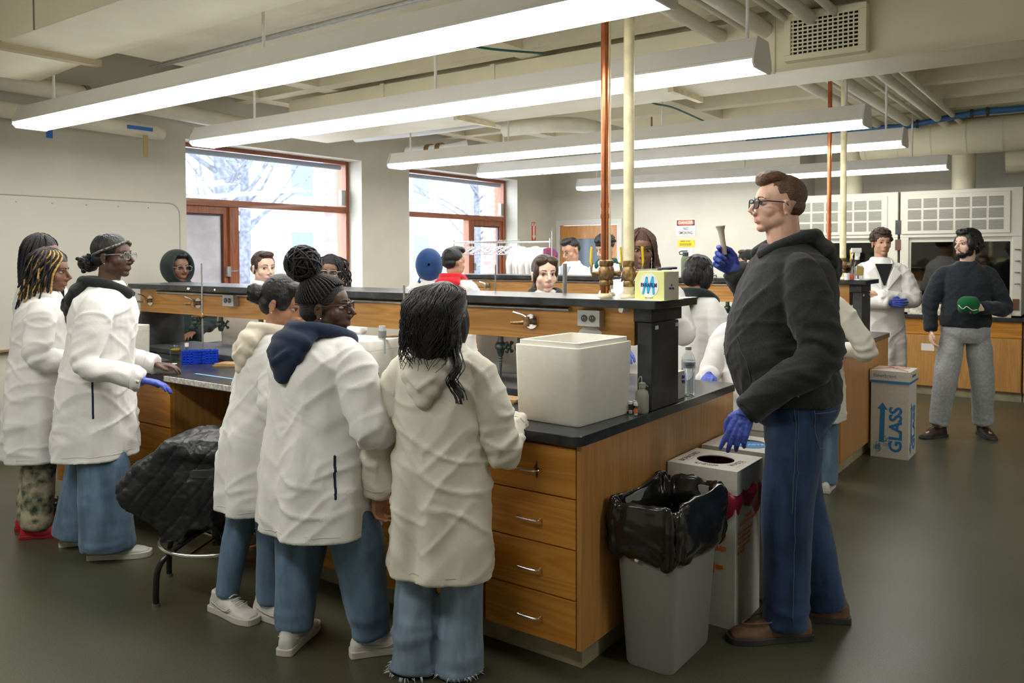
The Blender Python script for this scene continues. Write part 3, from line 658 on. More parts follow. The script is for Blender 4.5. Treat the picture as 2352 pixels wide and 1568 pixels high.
def base_cab(lab, x0, x1):
    t = thing('base_cabinet', lab, 'cabinet', ((x0+x1)/2, 10.12, 0), 0, 'cabinets below the fume hoods'); w = (x1-x0)/2
    MB().box(-w,w,.022,.85,.1,.86).build('carcass', M_woodz, t); MB().box(-w,w,.06,.85,0,.1).build('toe_kick', M_toe, t)
    MB().box(-w+.004,w-.004,0,.022,.68,.855).build('apron', M_woodd, t, bevel=.002)
    for s in (-1,1): MB().box(min(0,s*(w-.004))+.002,max(0,s*(w-.004))-.002,0,.022,.105,.675).build('door', M_woodz, t, bevel=.003)
for k, x in enumerate((-3.13, -1.93, -.73, .47, 1.67)):
    base_cab(['oak base cabinet under the left-hand fume hood','oak base cabinet under the right-hand fume hood','oak base cabinet at the right edge, past the fume hoods','oak base cabinet further right along the back wall','oak base cabinet at the right end of the back wall'][k], x, x+1.19)
# ------------------------------------------------------------------ people
def skin_mat(name, col, lip):
    if name in MATS: return MATS[name]
    m = bpy.data.materials.new(name); m.use_nodes = True; n = m.node_tree.nodes; l = m.node_tree.links; b = n['Principled BSDF']
    b.inputs['Roughness'].default_value = .5; b.inputs['Subsurface Weight'].default_value = .12; b.inputs['Subsurface Radius'].default_value = (.012, .005, .003)
    a = n.new('ShaderNodeAttribute'); a.attribute_name = 'tint'; tc = n.new('ShaderNodeTexCoord')
    t = n.new('ShaderNodeTexNoise'); t.inputs['Scale'].default_value = 28; t.inputs['Detail'].default_value = 4; l.new(tc.outputs['Object'], t.inputs['Vector'])
    r = n.new('ShaderNodeValToRGB'); r.color_ramp.elements[0].position = .3; r.color_ramp.elements[1].position = .7
    r.color_ramp.elements[0].color = (col[0]*.97, col[1]*.93, col[2]*.91, 1); r.color_ramp.elements[1].color = (min(1,col[0]*1.05), col[1]*1.07, col[2]*1.08, 1); l.new(t.outputs['Fac'], r.inputs[0])
    x = n.new('ShaderNodeMix'); x.data_type = 'RGBA'; l.new(a.outputs['Fac'], x.inputs[0]); l.new(r.outputs[0], x.inputs[6]); x.inputs[7].default_value = (*lip, 1); l.new(x.outputs[2], b.inputs['Base Color'])
    MATS[name] = m; return m
SKIN = {'deep': skin_mat('skin_deep', (.085,.042,.026), (.13,.05,.04)), 'dark': skin_mat('skin_dark', (.17,.08,.045), (.24,.09,.07)),
        'brown': skin_mat('skin_brown', (.42,.21,.12), (.42,.13,.10)), 'tan': skin_mat('skin_tan', (.50,.29,.19), (.45,.18,.14)), 'fair': skin_mat('skin_fair', (.66,.40,.30), (.58,.24,.21)), 'pale': skin_mat('skin_pale', (.70,.47,.37), (.58,.25,.22))}
def cloth(name, col, **k):
    d = dict(rough=.85, bump=.12, bscale=260, noise=.04, nscale=14, sheen=.15, spec=.25); d.update(k); return mat(name, col, **d)
M_coatw = cloth('coat_white', (.77,.76,.74), noise=.015); M_coatc = cloth('coat_cream', (.70,.665,.57), noise=.02); M_coatg = cloth('coat_greyish', (.71,.705,.70), noise=.015)
M_hairk = mat('hair_black', (.010,.009,.010), .42, noise=.5, nscale=30, stretch=(12,12,1), bump=.6, bscale=12, bstretch=(14,14,1.5))
M_hairb = mat('hair_brown', (.045,.025,.014), .45, noise=.4, nscale=30, stretch=(12,12,1), bump=.6, bscale=12, bstretch=(14,14,1.5))
M_hairlb = mat('hair_chestnut', (.12,.065,.035), .5, noise=.35, nscale=30, stretch=(10,2,10), bump=.6, bscale=14, bstretch=(14,2,14))
M_braid = mat('braid_black', (.013,.011,.014), .5, bump=.8, bscale=220); M_braidb = mat('braid_auburn', (.085,.04,.03), .5, bump=.8, bscale=220); M_gold = mat('braid_gold', (.50,.30,.09), .5, noise=.3, nscale=90, bump=.8, bscale=200)
M_eye = mat('eye_white', (.50,.47,.44), .3); M_iris = mat('iris_dark', (.02,.012,.008), .15)
M_denim = cloth('denim_mid', (.115,.185,.275), noise=.22, nscale=9, stretch=(2,2,.6)); M_denimd = cloth('denim_dark', (.022,.045,.105), noise=.35, nscale=7, stretch=(2,2,.6)); M_deniml = cloth('denim_light', (.20,.275,.36), noise=.22, nscale=9, stretch=(2,2,.6))
M_denimf = cloth('floral_cloth', (.42,.38,.26), col2=(.035,.055,.03), nscale=16)
M_sneak = mat('sneaker_leather', (.62,.60,.56), .5, noise=.06, nscale=20); M_sole = mat('sneaker_sole', (.55,.52,.46), .6)
M_hoodn = cloth('fleece_navy', (.012,.022,.055)); M_hoodk = cloth('fleece_black', (.012,.013,.014)); M_hoodr = cloth('fleece_red', (.62,.02,.03)); M_hoodc = cloth('fleece_cream', (.66,.60,.48)); M_hoodg = cloth('fleece_green', (.0,.06,.045)); M_hooddg = cloth('fleece_dark_green', (.016,.026,.026))
M_hoodnb = cloth('fleece_blue', (.02,.06,.18)); M_char = cloth('hoodie_charcoal', (.024,.025,.026), noise=.18, nscale=150, bump=.2, bscale=300); M_swt = cloth('sweater_black', (.016,.02,.026), noise=.2, nscale=60); M_jog = cloth('jogger_grey', (.30,.31,.31), noise=.12, nscale=50)

def ss(x, a, b): t = np.clip((x-a)/(b-a), 0, 1); return t*t*(3-2*t)
def ridged(co, f, seed): 
    n = vnoise(co*np.array(f), seed); return 1-2*np.abs(n)
def xf(mb, fn):
    o = MB(); o.v = [tuple(fn(p)) for p in mb.v]; o.f = list(mb.f); return o
def merge(a, b): a.add(b.v, b.f); return a

def head_mesh(P):
    h = MB(); fem = P.get('fem', 0); full = P.get('full', 0)
    h.ell((0,-.012,.035), (.075,.095,.085), 28, 18)
    h.ell((0,.022,-.035), (.058+.006*full-.003*fem,.066,.075), 24, 16)
    h.ell((0,.046,.03), (.058,.042,.052), 20, 12)
    h.ell((0,.022,-.066), (.050+.008*full-.004*fem,.052,.042), 20, 12)
    h.ell((0,.060,-.094), (.024+.004*full,.022,.018), 16, 10)
    for s in (-1,1):
        h.ell((s*(.038-.006*fem),.006,-.056), (.026+.008*full,.050,.040), 16, 10)
        h.ell((s*.033,.045,-.028), (.031+.004*full,.030,.032), 16, 10)
        h.tube([(s*.046,.066,.020),(s*.028,.079,.020),(s*.008,.082,.016)], [.008,.009,.008], 10)
        h.ell((s*.012,.096,-.038), (.009,.010,.008), 12, 8)
        ear = MB().ell((0,0,0), (.006,.017,.030), 14, 10).tube([(s*.004,-.012,-.012),(s*.006,-.016,.006),(s*.006,-.008,.026),(s*.005,.010,.022)], .0045, 8).ell((s*.002,.004,-.024), (.007,.010,.010), 10, 8)
        rm = Euler((R(-8), 0, R(-s*18))).to_matrix(); h = merge(h, xf(ear, lambda p: rm @ Vector(p)+Vector((s*.078,-.008,-.012))))
    nb = P.get('nose', 1.0)
    h.tube([(0,.080,.018),(0,.095,-.004),(0,.103+.006*nb,-.024),(0,.107+.006*nb,-.034)], [.0085,.009,.0105,.011], 12)
    h.tube([(0,.096,-.042),(0,.086,-.050)], [.009,.006], 10)
    h.ell((0,.074,-.062), (.028,.016,.018), 14, 10)
    L = P.get('lips', 1.0)
    h.tube(spline([(-.023,.076,-.064),(-.010,.088,-.061),(0,.090,-.0605),(.010,.088,-.061),(.023,.076,-.064)], 4), [.004]+[.0055*L]*15+[.004], 8)
    h.tube(spline([(-.021,.076,-.068),(-.009,.087,-.071),(.009,.087,-.071),(.021,.076,-.068)], 4), [.004]+[.0065*L]*11+[.004], 8)
    return h

def hand_mesh(w, d, n, side, s=1.0, curl=.5, fat=1.0, spread=1.0, point=None, thumb=.6):
    """palm, four unequal fingers, thumb from the side; d towards the fingers, n out of the palm"""
    d = Vector(d).normalized(); n = Vector(n); n = (n-d*n.dot(d)).normalized(); t = d.cross(n)*(1 if side == 'R' else -1); w = Vector(w)
    h = MB(); q = s*fat
    cs = curl if hasattr(curl, '__len__') else [curl]*4
    lens = (.074,.083,.077,.060); offs = (.030,.010,-.0105,-.030); kn = (.088,.092,.088,.080)
    for i in range(4):
        k = w+(d*kn[i]+t*offs[i]*spread)*s
        h.tube([w+t*offs[i]*.55*s, w+(d*.045+t*offs[i]*.8)*s, k], [.013*q,.0135*q,.0105*q], 10)
        p = k; a = 0; rad = [.0098*q]; pts = [p]; sp = (offs[i]/.03)*.10*spread
        for L, c, r in ((.44,.9,.0090),(.31,1.2,.0082),(.25,.7,.0066)):
            a += cs[i]*c; p = p+(d*math.cos(a)+n*math.sin(a)+t*sp*math.cos(a))*lens[i]*L*s; pts.append(p); rad.append(r*q)
        h.tube(pts, rad, 10); h.ell(pts[-1], (.0066*q,)*3, 10, 6)
        for j in (0,1,2): h.ell(pts[j], (rad[j]*1.02,)*3, 10, 6)
    h.ell(w+d*.045*s, (.016*q,.016*q,.016*q), 10, 8)
    b = w+(d*.012+t*.018)*s; m1 = b+(d*.030+t*.026+n*.012*thumb)*s; m2 = m1+(d*(.030-.006*thumb)+t*(.012-.012*thumb)+n*.018*thumb)*s; m3 = m2+(d*.024+t*(.002-.016*thumb)+n*.012*thumb)*s
    h.tube([b,m1,m2,m3], [.015*q,.0125*q,.0105*q,.008*q], 10)
    for p, r in ((m1,.0125),(m2,.0105),(m3,.0078)): h.ell(p, (r*q,)*3, 10, 6)
    return h

from mathutils.bvhtree import BVHTree
M_stitch = {}
def stitch(o, name, lines, r=.0016, m=None, off=.0006):
    """raised thread lines that follow the surface of o"""
    me = o.data; bv = BVHTree.FromPolygons([v.co for v in me.vertices], [tuple(p.vertices) for p in me.polygons]); mb = MB()
    for ln in lines:
        pts = []
        for p in spline(ln, 6):
            q = bv.find_nearest(Vector(p)); pts.append(tuple(q[0]+q[1]*off))
        mb.tube(pts, r, 5)
    return mb.build(name, m, o, smooth=True)
M_seam = cloth('seam_thread', (.50,.48,.43)); M_seamd = cloth('seam_denim', (.09,.13,.20)); M_seamk = cloth('seam_dark', (.045,.047,.05)); M_leath = cloth('leather_tab', (.45,.25,.10))
def cloth_disp(amp=.006, hem=None, hemamp=.010, seed=0, nf=7, cx=(0,0), fine=.35, diag=0, top=None):
    def f(co, no):
        c2 = co.copy(); c2[:,2] += diag*c2[:,0]
        r = ridged(c2, (7,7,3.2), seed)*.6 + ridged(c2+.3*vnoise(co*4, seed+5)[:,None], (13,13,7), seed+2)*fine + vnoise(co*3.0, seed+9)*.5
        r2 = np.clip(ridged(c2+.05*vnoise(co*6, seed+7)[:,None], (4.5,4.5,9), seed+4), -.2, 1)**3
        c3 = co.copy(); c3[:,2] -= 1.1*np.abs(co[:,0]); r3 = np.clip(ridged(c3+.03*vnoise(co*8, seed+8)[:,None], (3,3,11), seed+6), 0, 1)**2
        d = amp*.8*r+amp*.95*r2+amp*.8*r3+amp*.75*ridged(co+.02*vnoise(co*6,seed+12)[:,None], (8,8,1.6), seed+11)
        if hem is not None:
            lo, hi = hem; k = 1-ss(co[:,2], lo, hi); th = np.arctan2(co[:,0]-cx[0], co[:,1]-cx[1])
            d = d+hemamp*k*np.sin(nf*th+2.5*vnoise(co*np.array((2,2,1.)), seed+1)+seed)
        return d
    return f
def grp_hair(P, hp, root, body):
    """hair pieces in head space; returns nothing, parents to root"""
    kind = P['hair']; M = P.get('hairm', M_hairk); rnd = random.Random(P.get('seed', 1)); vx = P.get('vh', .006)
    def hb(name, mb, m=M, amp=.002, voxel=None, f=(60,60,12), smooth=3):
        mbt = xf(mb, hp)
        return blob(name, mbt, voxel or vx, m, root, smooth, disp=(lambda co, no: amp*ridged(co, f, 3)) if amp else None)
    def onskull(a, e, g=1.03):
        """a: angle from the front around the head, e: elevation"""
        v = Vector((math.sin(a)*math.cos(e)*.078, math.cos(a)*math.cos(e)*.100, math.sin(e)*.090))*g
        return v+Vector((0,-.012,.035))
    def braid(mb, pts, r, n=6, sub=5):
        q = spline(pts, sub); rr_ = [r*(1.0 if i % 2 else .72) for i in range(len(q))]; rr_[-1] = r*.5; mb.tube(q, rr_, n)
    cap = MB()
    if kind == 'short':
        cap.ell((0,-.020,.045), (.079,.096,.084), 24, 16).ell((0,-.055,-.005), (.070,.060,.055), 20, 12).ell((0,.045,.100), (.055,.045,.026), 18, 10)
        for s in (-1,1): cap.ell((s*.066,.012,.030), (.013,.024,.042), 12, 8)
        hb('hair', cap)
    elif kind == 'fade':
        cap.ell((0,-.022,.046), (.0765,.094,.080), 24, 16).ell((0,-.058,.0), (.066,.050,.045), 20, 12).ell((0,.030,.108), (.062,.066,.030), 18, 10).ell((0,.066,.098), (.050,.028,.024), 14, 10)
        hb('hair', cap)
    elif kind == 'curly':
        cap.ell((0,-.020,.055), (.088,.104,.088), 20, 14)
        for k in range(P.get('ncurl', 130)):
            a = rnd.uniform(-PI, PI); e = rnd.uniform(-.25 if abs(a) > 1.2 else .55, 1.5)
            p = onskull(a, e, 1.16); cap.ell(p, (rnd.uniform(.010,.017),)*3, 7, 5)
        hb('hair', cap, amp=.003, f=(80,80,80), smooth=1)
    elif kind in ('sleek_bun', 'center_pull'):
        cap.ell((0,-.020,.042), (.0815,.097,.088), 26, 18).ell((0,-.050,-.02), (.072,.060,.055), 20, 12)
        for s in (-1,1): cap.ell((s*.062,.024,.030), (.019,.036,.052), 14, 10).ell((s*.034,.046,.084), (.040,.036,.032), 14, 10)
        hb('hair', cap, amp=.0012, f=(20,90,90))
        b = MB().ell((0,-.135,-.005), (.042,.036,.042), 16, 12)
        if kind == 'center_pull': b = MB().tube(spline([(0,-.09,-.02),(.02,-.12,-.06),(.045,-.10,-.12),(.05,-.06,-.16)],4), [.03]*4+[.026]*5+[.02]*4, 10)
        else:
            for k in range(9):
                t0 = rnd.uniform(0,6.28); b.tube([(0+.034*math.cos(t0+j*.6),-.135+.034*math.sin(j*.6+k),-.005+.034*math.sin(t0+j*.6)) for j in range(7)], .011, 6)
        hb('bun' if kind != 'center_pull' else 'ponytail', b, amp=.0015, f=(60,60,60))
    elif kind == 'braid_bun':
        cap.ell((0,-.016,.042), (.0790,.0965,.087), 26, 18).ell((0,-.048,-.01), (.070,.058,.050), 20, 12)
        hb('hair', cap, m=M_braid, amp=0)
        tb = MB(); top = Vector((0,-.075,.135))
        for k in range(46):
            a = -2.9+5.8*k/45
            e0 = .62 if abs(a) < .7 else (.62-.75*min(1,(abs(a)-.7)/.8)); e0 = max(e0, -.42)
            pts = []
            for j in range(7):
                t = j/6; s0 = onskull(a, e0, 1.05); q = s0.lerp(top, t); c = Vector((0,-.012,.035)); v = q-c
                lim = onskull(math.atan2(v.x/.078, v.y/.1), math.atan2(v.z/.09, math.hypot(v.x/.078, v.y/.1)), 1.055+.22*t**4)-c
                pts.append(c+v.normalized()*lim.length)
            braid(tb, [tuple(p) for p in pts], .0052, 6, 5)
        xf(tb, hp).build('braids', M_braid, root, smooth=True)
        bn = MB(); bn.ell((0,-.085,.178), (.062,.062,.060), 16, 12)
        hb('bun', bn, m=M_braid, amp=0)
        tb = MB()
        for k in range(64):
            ax = Vector((rnd.uniform(-1,1), rnd.uniform(-1,1), rnd.uniform(-.6,1))).normalized(); u = ax.orthogonal().normalized(); v = ax.cross(u); rr_ = rnd.uniform(.060,.073)
            c = Vector((0,-.085,.178))+ax*rnd.uniform(-.022,.022); st = rnd.uniform(0,6.28); g = math.sqrt(max(.2, 1-(c-Vector((0,-.085,.178))).length**2/.0050))
            braid(tb, [tuple(c+(u*math.cos(st+j*.55)+v*math.sin(st+j*.55))*rr_*g) for j in range(9)], .0050, 6, 3)
        for k in range(7):
            a = rnd.uniform(0,6.28); p = Vector((.05*math.cos(a),-.085+.05*math.sin(a),.17+rnd.uniform(-.02,.05)))
            braid(tb, [tuple(p), tuple(p+Vector((.016,.006,.014))), tuple(p+Vector((.010,-.006,-.008)))], .0035, 6, 4)
        xf(tb, hp).build('braids', M_braid, root, smooth=True)
    elif kind == 'long_back':
        cap.ell((0,-.022,.044), (.088,.105,.094), 28, 18).tube(spline([(0,-.050,.04),(0,-.064,-.02),(0,-.070,-.08),(0,-.080,-.13),(0,-.088,-.19)],4), [.080]*4+[.088]*4+[.096]*4+list(np.linspace(.094,.06,4))+[.03], 18, flat=1.0)
        for s in (-1,1): cap.ell((s*.062,.01,-.03), (.030,.045,.085), 14, 10)
        hb('hair', cap, amp=.004, f=(40,40,5))
        tb = MB()
        for k in range(430):
            a = rnd.uniform(.8, 2*PI-.8); e = rnd.uniform(.1,1.4); p0 = onskull(a, e, 1.13); L = rnd.uniform(.17,.25); ph = rnd.uniform(0,6.28)
            pts = [onskull(a, min(1.5,e+.5), 1.12), p0]; ax, ay = math.sin(a), math.cos(a)
            for j in range(1,8):
                z = p0.z-L*j/7; wv = .009*math.sin(ph*.3+j*1.5+a*3)*(j/4); spr = .101-.028*max(0,j-4)/3
                pts.append(Vector((ax*(spr-.006*(j>6))+wv, -.090*(min(1,j/3))-.012*j+ay*spr*.95*(1-.15*j/7)-.010+wv*.6, z)))
            tb.tube(spline([tuple(p) for p in pts], 3), .00125, 4)
        for k in range(26):   # loose curl over the right shoulder
            ph = rnd.uniform(-.5,.5); o = Vector((rnd.uniform(-.022,.022), rnd.uniform(-.014,.014), rnd.uniform(-.02,.02)))
            pts = [Vector((.080,-.07,-.05))+o, Vector((.095,-.10,-.12))+o]+[Vector((.112+.005*j+.016*math.sin(ph+j*1.3),-.150-.006*j+.012*math.cos(ph+j*1.3),-.14-.024*j))+o*(1.2) for j in range(1,7)]
            tb.tube(spline([tuple(p) for p in pts], 3), .0021, 4)
        xf(tb, hp).build('loose_strands', M, root, smooth=True)
    elif kind in ('headband_bun',):
        cap.ell((0,-.020,.043), (.0815,.099,.088), 26, 18).ell((0,-.050,-.01), (.071,.058,.050), 20, 12)
        hb('hair', cap, amp=.0015)
        b = MB(); b.ell((0,-.145,-.030), (.055,.050,.045), 16, 12)
        for k in range(46): b.ell((rnd.uniform(-.05,.05),-.145+rnd.uniform(-.045,.045),-.03+rnd.uniform(-.04,.04)), (rnd.uniform(.010,.016),)*3, 6, 5)
        hb('puff', b, amp=.003, f=(70,70,70), smooth=1)
        band = MB(); q = [onskull(a, .52-.78*min(1,abs(a)/2.2), 1.06) for a in np.linspace(-2.2,2.2,24)]
        band.tube([tuple(p) for p in q], .012, 8, flat=.55, up=(0,0,1)); 
        xf(band, hp).build('headband', mat('headband_print', (.03,.03,.03), .6, col2=(.35,.33,.28), nscale=90), root, smooth=True)
        s_ = MB(); s_.tube([tuple(Vector((0,-.108,.0))+Vector((.03*math.cos(a),0.004*math.sin(3*a),.03*math.sin(a)))) for a in np.linspace(0,6.28,20)], .009, 8); xf(s_, hp).build('hair_tie', mat('tie_blue', (.02,.2,.45), .6), root, smooth=True)
    elif kind in ('loose_braids', 'back_braids', 'pipe_braids', 'curls_side', 'bob'):
        cap.ell((0,-.020,.045), (.082,.100,.089), 26, 18).ell((0,-.052,-.02), (.074,.062,.060), 20, 12)
        if kind == 'bob':
            cap.ell((0,-.045,-.015), (.090,.078,.085), 20, 12); 
            for s in (-1,1): cap.ell((s*.070,.020,-.020), (.026,.046,.085), 14, 10)
            hb('hair', cap, amp=.004, f=(50,50,9))
            return
        hb('hair', cap, m=M if kind == 'curls_side' else P.get('braidm', M_braid), amp=.002)
        tb = MB(); gb = MB(); N = {'loose_braids': 54, 'back_braids': 60, 'pipe_braids': 60, 'curls_side': 60}[kind]
        for k in range(N):
            a = rnd.uniform(.75, 2*PI-.75) if kind != 'back_braids' else rnd.uniform(.6, 2*PI-.6); e = rnd.uniform(.2,1.3)
            L = rnd.uniform(.18,.34) if kind != 'back_braids' else rnd.uniform(.30,.42)
            ax, ay = math.sin(a), math.cos(a); p0 = onskull(a, e, 1.08); pts = [tuple(onskull(a, min(1.5,e+.45), 1.08)), tuple(p0)]
            for j in range(1,6):
                f = j/5; w = .015*math.sin(k+j*1.4) if kind in ('curls_side','loose_braids') else .003
                sp = (.10 if kind != 'pipe_braids' else .088)+.03*f*(kind not in ('back_braids','pipe_braids'))
                back = -.05*f if kind != 'back_braids' else -.055*min(1, f*2)
                if kind == 'curls_side': w *= 1.3
                pts.append((ax*sp*(1 if kind != 'back_braids' else (1-.4*f))+w, ay*sp*(.9-.3*f)+back-.01+w, p0.z-L*f))
            use = gb if (kind == 'loose_braids' and k % 4 == 0) else tb
            braid(use, pts, .0058 if kind != 'curls_side' else .006, 6, 5)
        if kind == 'loose_braids':
            for k in range(7): 
                s = 1; x = .072+.004*k; a = .3+.12*k
                pts = [tuple(onskull(a+.2, 1.0, 1.1)), tuple(onskull(a+.3, .5, 1.16)), (.096,.055-.018*k,.0), (.098,.050-.016*k,-.06), (.088+.003*k,.045-.014*k,-.115), (.080+.004*k,.03-.013*k,-.150)]
                braid(gb if k % 2 == 0 else tb, pts, .0066, 6, 6)
        if kind == 'pipe_braids':
            for s in (-1,1):
                for k in range(4): braid(tb, [tuple(onskull(s*.35, 1.0, 1.08)), (s*(.055+.008*k),.075-.010*k,.06), (s*(.075+.006*k),.065-.012*k,-.02), (s*(.080+.01*k),.05,-.10), (s*(.09+.01*k),.03,-.19)], .006, 6, 6)
        xf(tb, hp).build('braids' if kind != 'curls_side' else 'curls', P.get('braidm', M_braid), root, smooth=True)
        if gb.v: xf(gb, hp).build('gold_braids', M_gold, root, smooth=True)
    elif kind == 'shaggy':
        cap.ell((0,-.022,.048), (.086,.102,.090), 26, 18).ell((0,-.060,-.02), (.074,.058,.062), 20, 12).ell((0,.040,.098), (.060,.052,.030), 16, 10)
        for s in (-1,1): cap.ell((s*.072,.020,.010), (.022,.040,.062), 14, 10)
        for k in range(26): 
            a = rnd.uniform(1.1, 5.2); p = onskull(a, rnd.uniform(-.5,.4), 1.05); cap.tube([p, p+Vector((p.x*.12,-.010,-.030)), p+Vector((p.x*.2,-.016,-.055))], [.014,.010,.004], 6)
        hb('hair', cap, amp=.004, f=(40,40,18), smooth=2)

def person(lab, loc, face, H, P):
    """one body surface; clothes, hair, shoes, spectacles are its parts"""
    root = thing('person', lab, 'person', (*loc, P.get('dz', 0)), R(face)); s = H/1.75
    W, D = P.get('w', 1.0)*s, P.get('d', 1.0)*s; seed = P.get('seed', 1); vb = P.get('vb', .007); vc = P.get('vc', .011)
    lean = P.get('lean', (0, 0)); arch = P.get('belly', 0)
    def off(z):
        t = max(0, min(1.15, (z/s-.92)/(1.46-.92))); return Vector((lean[0]*t, lean[1]*t, 0))
    def ctr(z): return off(z)
    def rg(mb, rows, gx=0, gy=0, n=32, pw=2.4):
        rs = []
        rows = spline(rows, 4)
        for z, rx, ry, cy in rows:
            z = z*s; c = ctr(z); ring = []
            for k in range(n):
                a = 2*PI*k/n; ca, sa = math.cos(a), math.sin(a); q = (abs(ca)**pw+abs(sa)**pw)**(-1/pw)
                ring.append((c.x+ca*q*(rx*W+gx), c.y+cy*D+sa*q*(ry*D+gy), z))
            rs.append(ring)
        return mb.rings(rs)
    o = off(1.41*s)
    sh = {k: Vector((x*.165*W, -.005, 1.405*s))+o for k, x in (('R',1),('L',-1))}
    arms = {}
    for k, x in (('R',1),('L',-1)):
        a = P.get('arm'+k)
        if a is None: a = dict(e=(x*.235*W/s, .0, 1.12), w=(x*.245*W/s, .10, .90), d=(0,.25,-1), n=(-x,0,0))
        a = dict(a)
        if not a.get('abs'): a['e'] = Vector(a['e'])*s; a['w'] = Vector(a['w'])*s
        else: a['e'] = Vector(a['e']); a['w'] = Vector(a['w'])
        arms[k] = a
    st = P.get('stance', ((.10, 0), (-.10, 0))); fd = P.get('feet', (8, -8))
    legs = {}
    for k, i in (('R',0),('L',1)):
        x = 1 if k == 'R' else -1
        ank = Vector((st[i][0]*s, st[i][1]*s-.03, .085*s)); hip = Vector((x*.088*W, 0, .90*s)); kn = (hip+ank)/2+Vector((x*.008, .025, .01)); legs[k] = (hip, kn, ank)
    # head
    hy, hpi, hr = P.get('head', (0,0,0)); Rh = Euler((R(-hpi), R(hr), R(hy)), 'YXZ').to_matrix() if 0 else (Matrix.Rotation(R(hy),3,'Z') @ Matrix.Rotation(R(-hpi),3,'X') @ Matrix.Rotation(R(hr),3,'Y'))
    hs = P.get('hs', 1.0)*(s**.35); Hc = Vector((0, .015, 1.75*s-.120*hs))+off(1.5*s)*1.12+Vector(P.get('hoff', (0,0,0)))
    hp = lambda p: Hc+Rh @ (Vector(p)*hs)
    # ---- body
    mb = MB()
    rg(mb, [(.84,.10,.08,0),(.90,.155,.10,0),(1.0,.160,.105,0),(1.1,.140,.098,.0),(1.22,.145,.105,0),(1.34,.155,.100,0),(1.40,.135,.080,-.005),(1.44,.08,.06,-.005),(1.48,.05,.05,0)])
    nb = off(1.45*s)+Vector((0,-.005,1.45*s)); mb.tube(spline([tuple(nb), tuple((nb+hp((0,-.02,-.06)))/2+Vector((0,.004,0))), tuple(hp((0,-.018,-.045)))],3), .055*s*P.get('neck',1.0), 18)
    for k in 'RL':
        a = arms[k]; mb.tube(spline([tuple(sh[k]+Vector((0,0,-.030*s))), tuple(sh[k].lerp(a['e'],.5)), tuple(a['e']), tuple(a['e'].lerp(a['w'],.45)), tuple(a['w'])],3), [x*s for x in np.interp(np.linspace(0,1,13),[0,.25,.5,.65,1],[.042,.044,.038,.036,.025])], 14)
        x = a.get('hand', {}); fat = .86 if a.get('glove') else .95
        merge(mb, hand_mesh(a['w'], a['d'], a['n'], k, s*P.get('hand',1.0), a.get('curl',.35), fat, point=None, thumb=a.get('thumb',.6)))
        h, kn, an = legs[k]
        mb.tube(spline([tuple(h), tuple(h.lerp(kn,.5)), tuple(kn), tuple(kn.lerp(an,.4)), tuple(an)],3), [x*s for x in np.interp(np.linspace(0,1,13),[0,.25,.5,.7,1],[.085,.075,.055,.052,.036])], 14)
        fa = R(fd[0 if k == 'R' else 1]); fv = Vector((-math.sin(fa)*-1 if 0 else math.sin(fa), math.cos(fa), 0)); mb.tube([an+Vector((0,0,-.02))-fv*.03, an+fv*.06+Vector((0,0,-.045)), an+fv*.15+Vector((0,0,-.055))], [.034*s,.030*s,.020*s], 10)
    merge(mb, xf(head_mesh(P), hp))
    RT = Rh.transposed()
    Rn = np.array(RT); Hn = np.array(Hc)
    def lipmask(co):
        q = (co-Hn) @ Rn.T / hs
        m = np.exp(-((q[:,0]/.021)**4+((q[:,2]+.066)/.0095)**2))*(q[:,1] > .068)
        return np.clip(m*1.3, 0, .9)
    body = blob('body', mb, vb, SKIN[P['skin']], root, 5 if vb < .006 else 3, attr=lipmask)
    # ---- face details
    gx, gz = P.get('gaze', (0,0))
    for sx in (-1,1):
        e = xf(MB().ell((sx*.031,.0672,.001), (.0140,.0128,.0058), 16, 10), hp).build('eye', M_eye, root, smooth=True)
        ic = Vector((sx*.031+gx*.006, .0795-.001*abs(gx), .001+gz*.003)); xf(MB().ell(ic, (.0056,.0028,.0058), 12, 8), hp).build('iris', M_iris, e, smooth=True)
        xf(MB().tube([(sx*.031-.015,.0755,.001),(sx*.031-.008,.0815,.0075),(sx*.031+.004,.0825,.0085),(sx*.031+.014,.077,.003)] if sx > 0 else [(sx*.031+.015,.0755,.001),(sx*.031+.008,.0815,.0075),(sx*.031-.004,.0825,.0085),(sx*.031-.014,.077,.003)], [.0012,.0018,.0020,.0012], 6), hp).build('eyelash', M_ink, root, smooth=True)
        xf(MB().tube([(sx*.012,.0885,.022),(sx*.026,.0875,.028),(sx*.040,.0775,.027),(sx*.050,.066,.020)], [.0030,.0036,.0030,.0015], 6, flat=.8), hp).build('eyebrow', P.get('browm', P.get('hairm', M_hairk)), root, smooth=True)
    if P.get('glasses'):
        gm = P['glasses']; g = MB(); big = P.get('gbig', 1.0)
        for sx in (-1,1):
            q = [(sx*(.033)+.027*big*math.copysign(abs(math.cos(t))**.6, math.cos(t)), .101-.004*abs(math.cos(t)), .0+.0195*big*math.copysign(abs(math.sin(t))**.75, math.sin(t))) for t in np.linspace(0,2*PI,24,endpoint=False)]
            g.tube(q, P.get('gth',.0019), 6, closed=True); g.tube([(sx*.061*big,.096,.008),(sx*.080,.070,.010),(sx*.084,.0,.008),(sx*.083,-.015,-.004)], [.0026,.0024,.0022,.002], 6)
        g.tube([(-.007,.101,.004),(0,.104,.007),(.007,.101,.004)], .0022, 6)
        go = xf(g, hp).build('spectacles', gm, root, smooth=True)
        for sx in (-1,1): xf(MB().tube([(sx*.033,.0995,0),(sx*.033,.1005,0)], .021*big, 16), hp).build('lens', M_lens, go)
    if P.get('earring'): 
        for sx in (-1,1): xf(MB().ell((sx*.086,.0,-.038), (.0035,.0035,.0035), 8, 6), hp).build('earring', M_chrome, root, smooth=True)
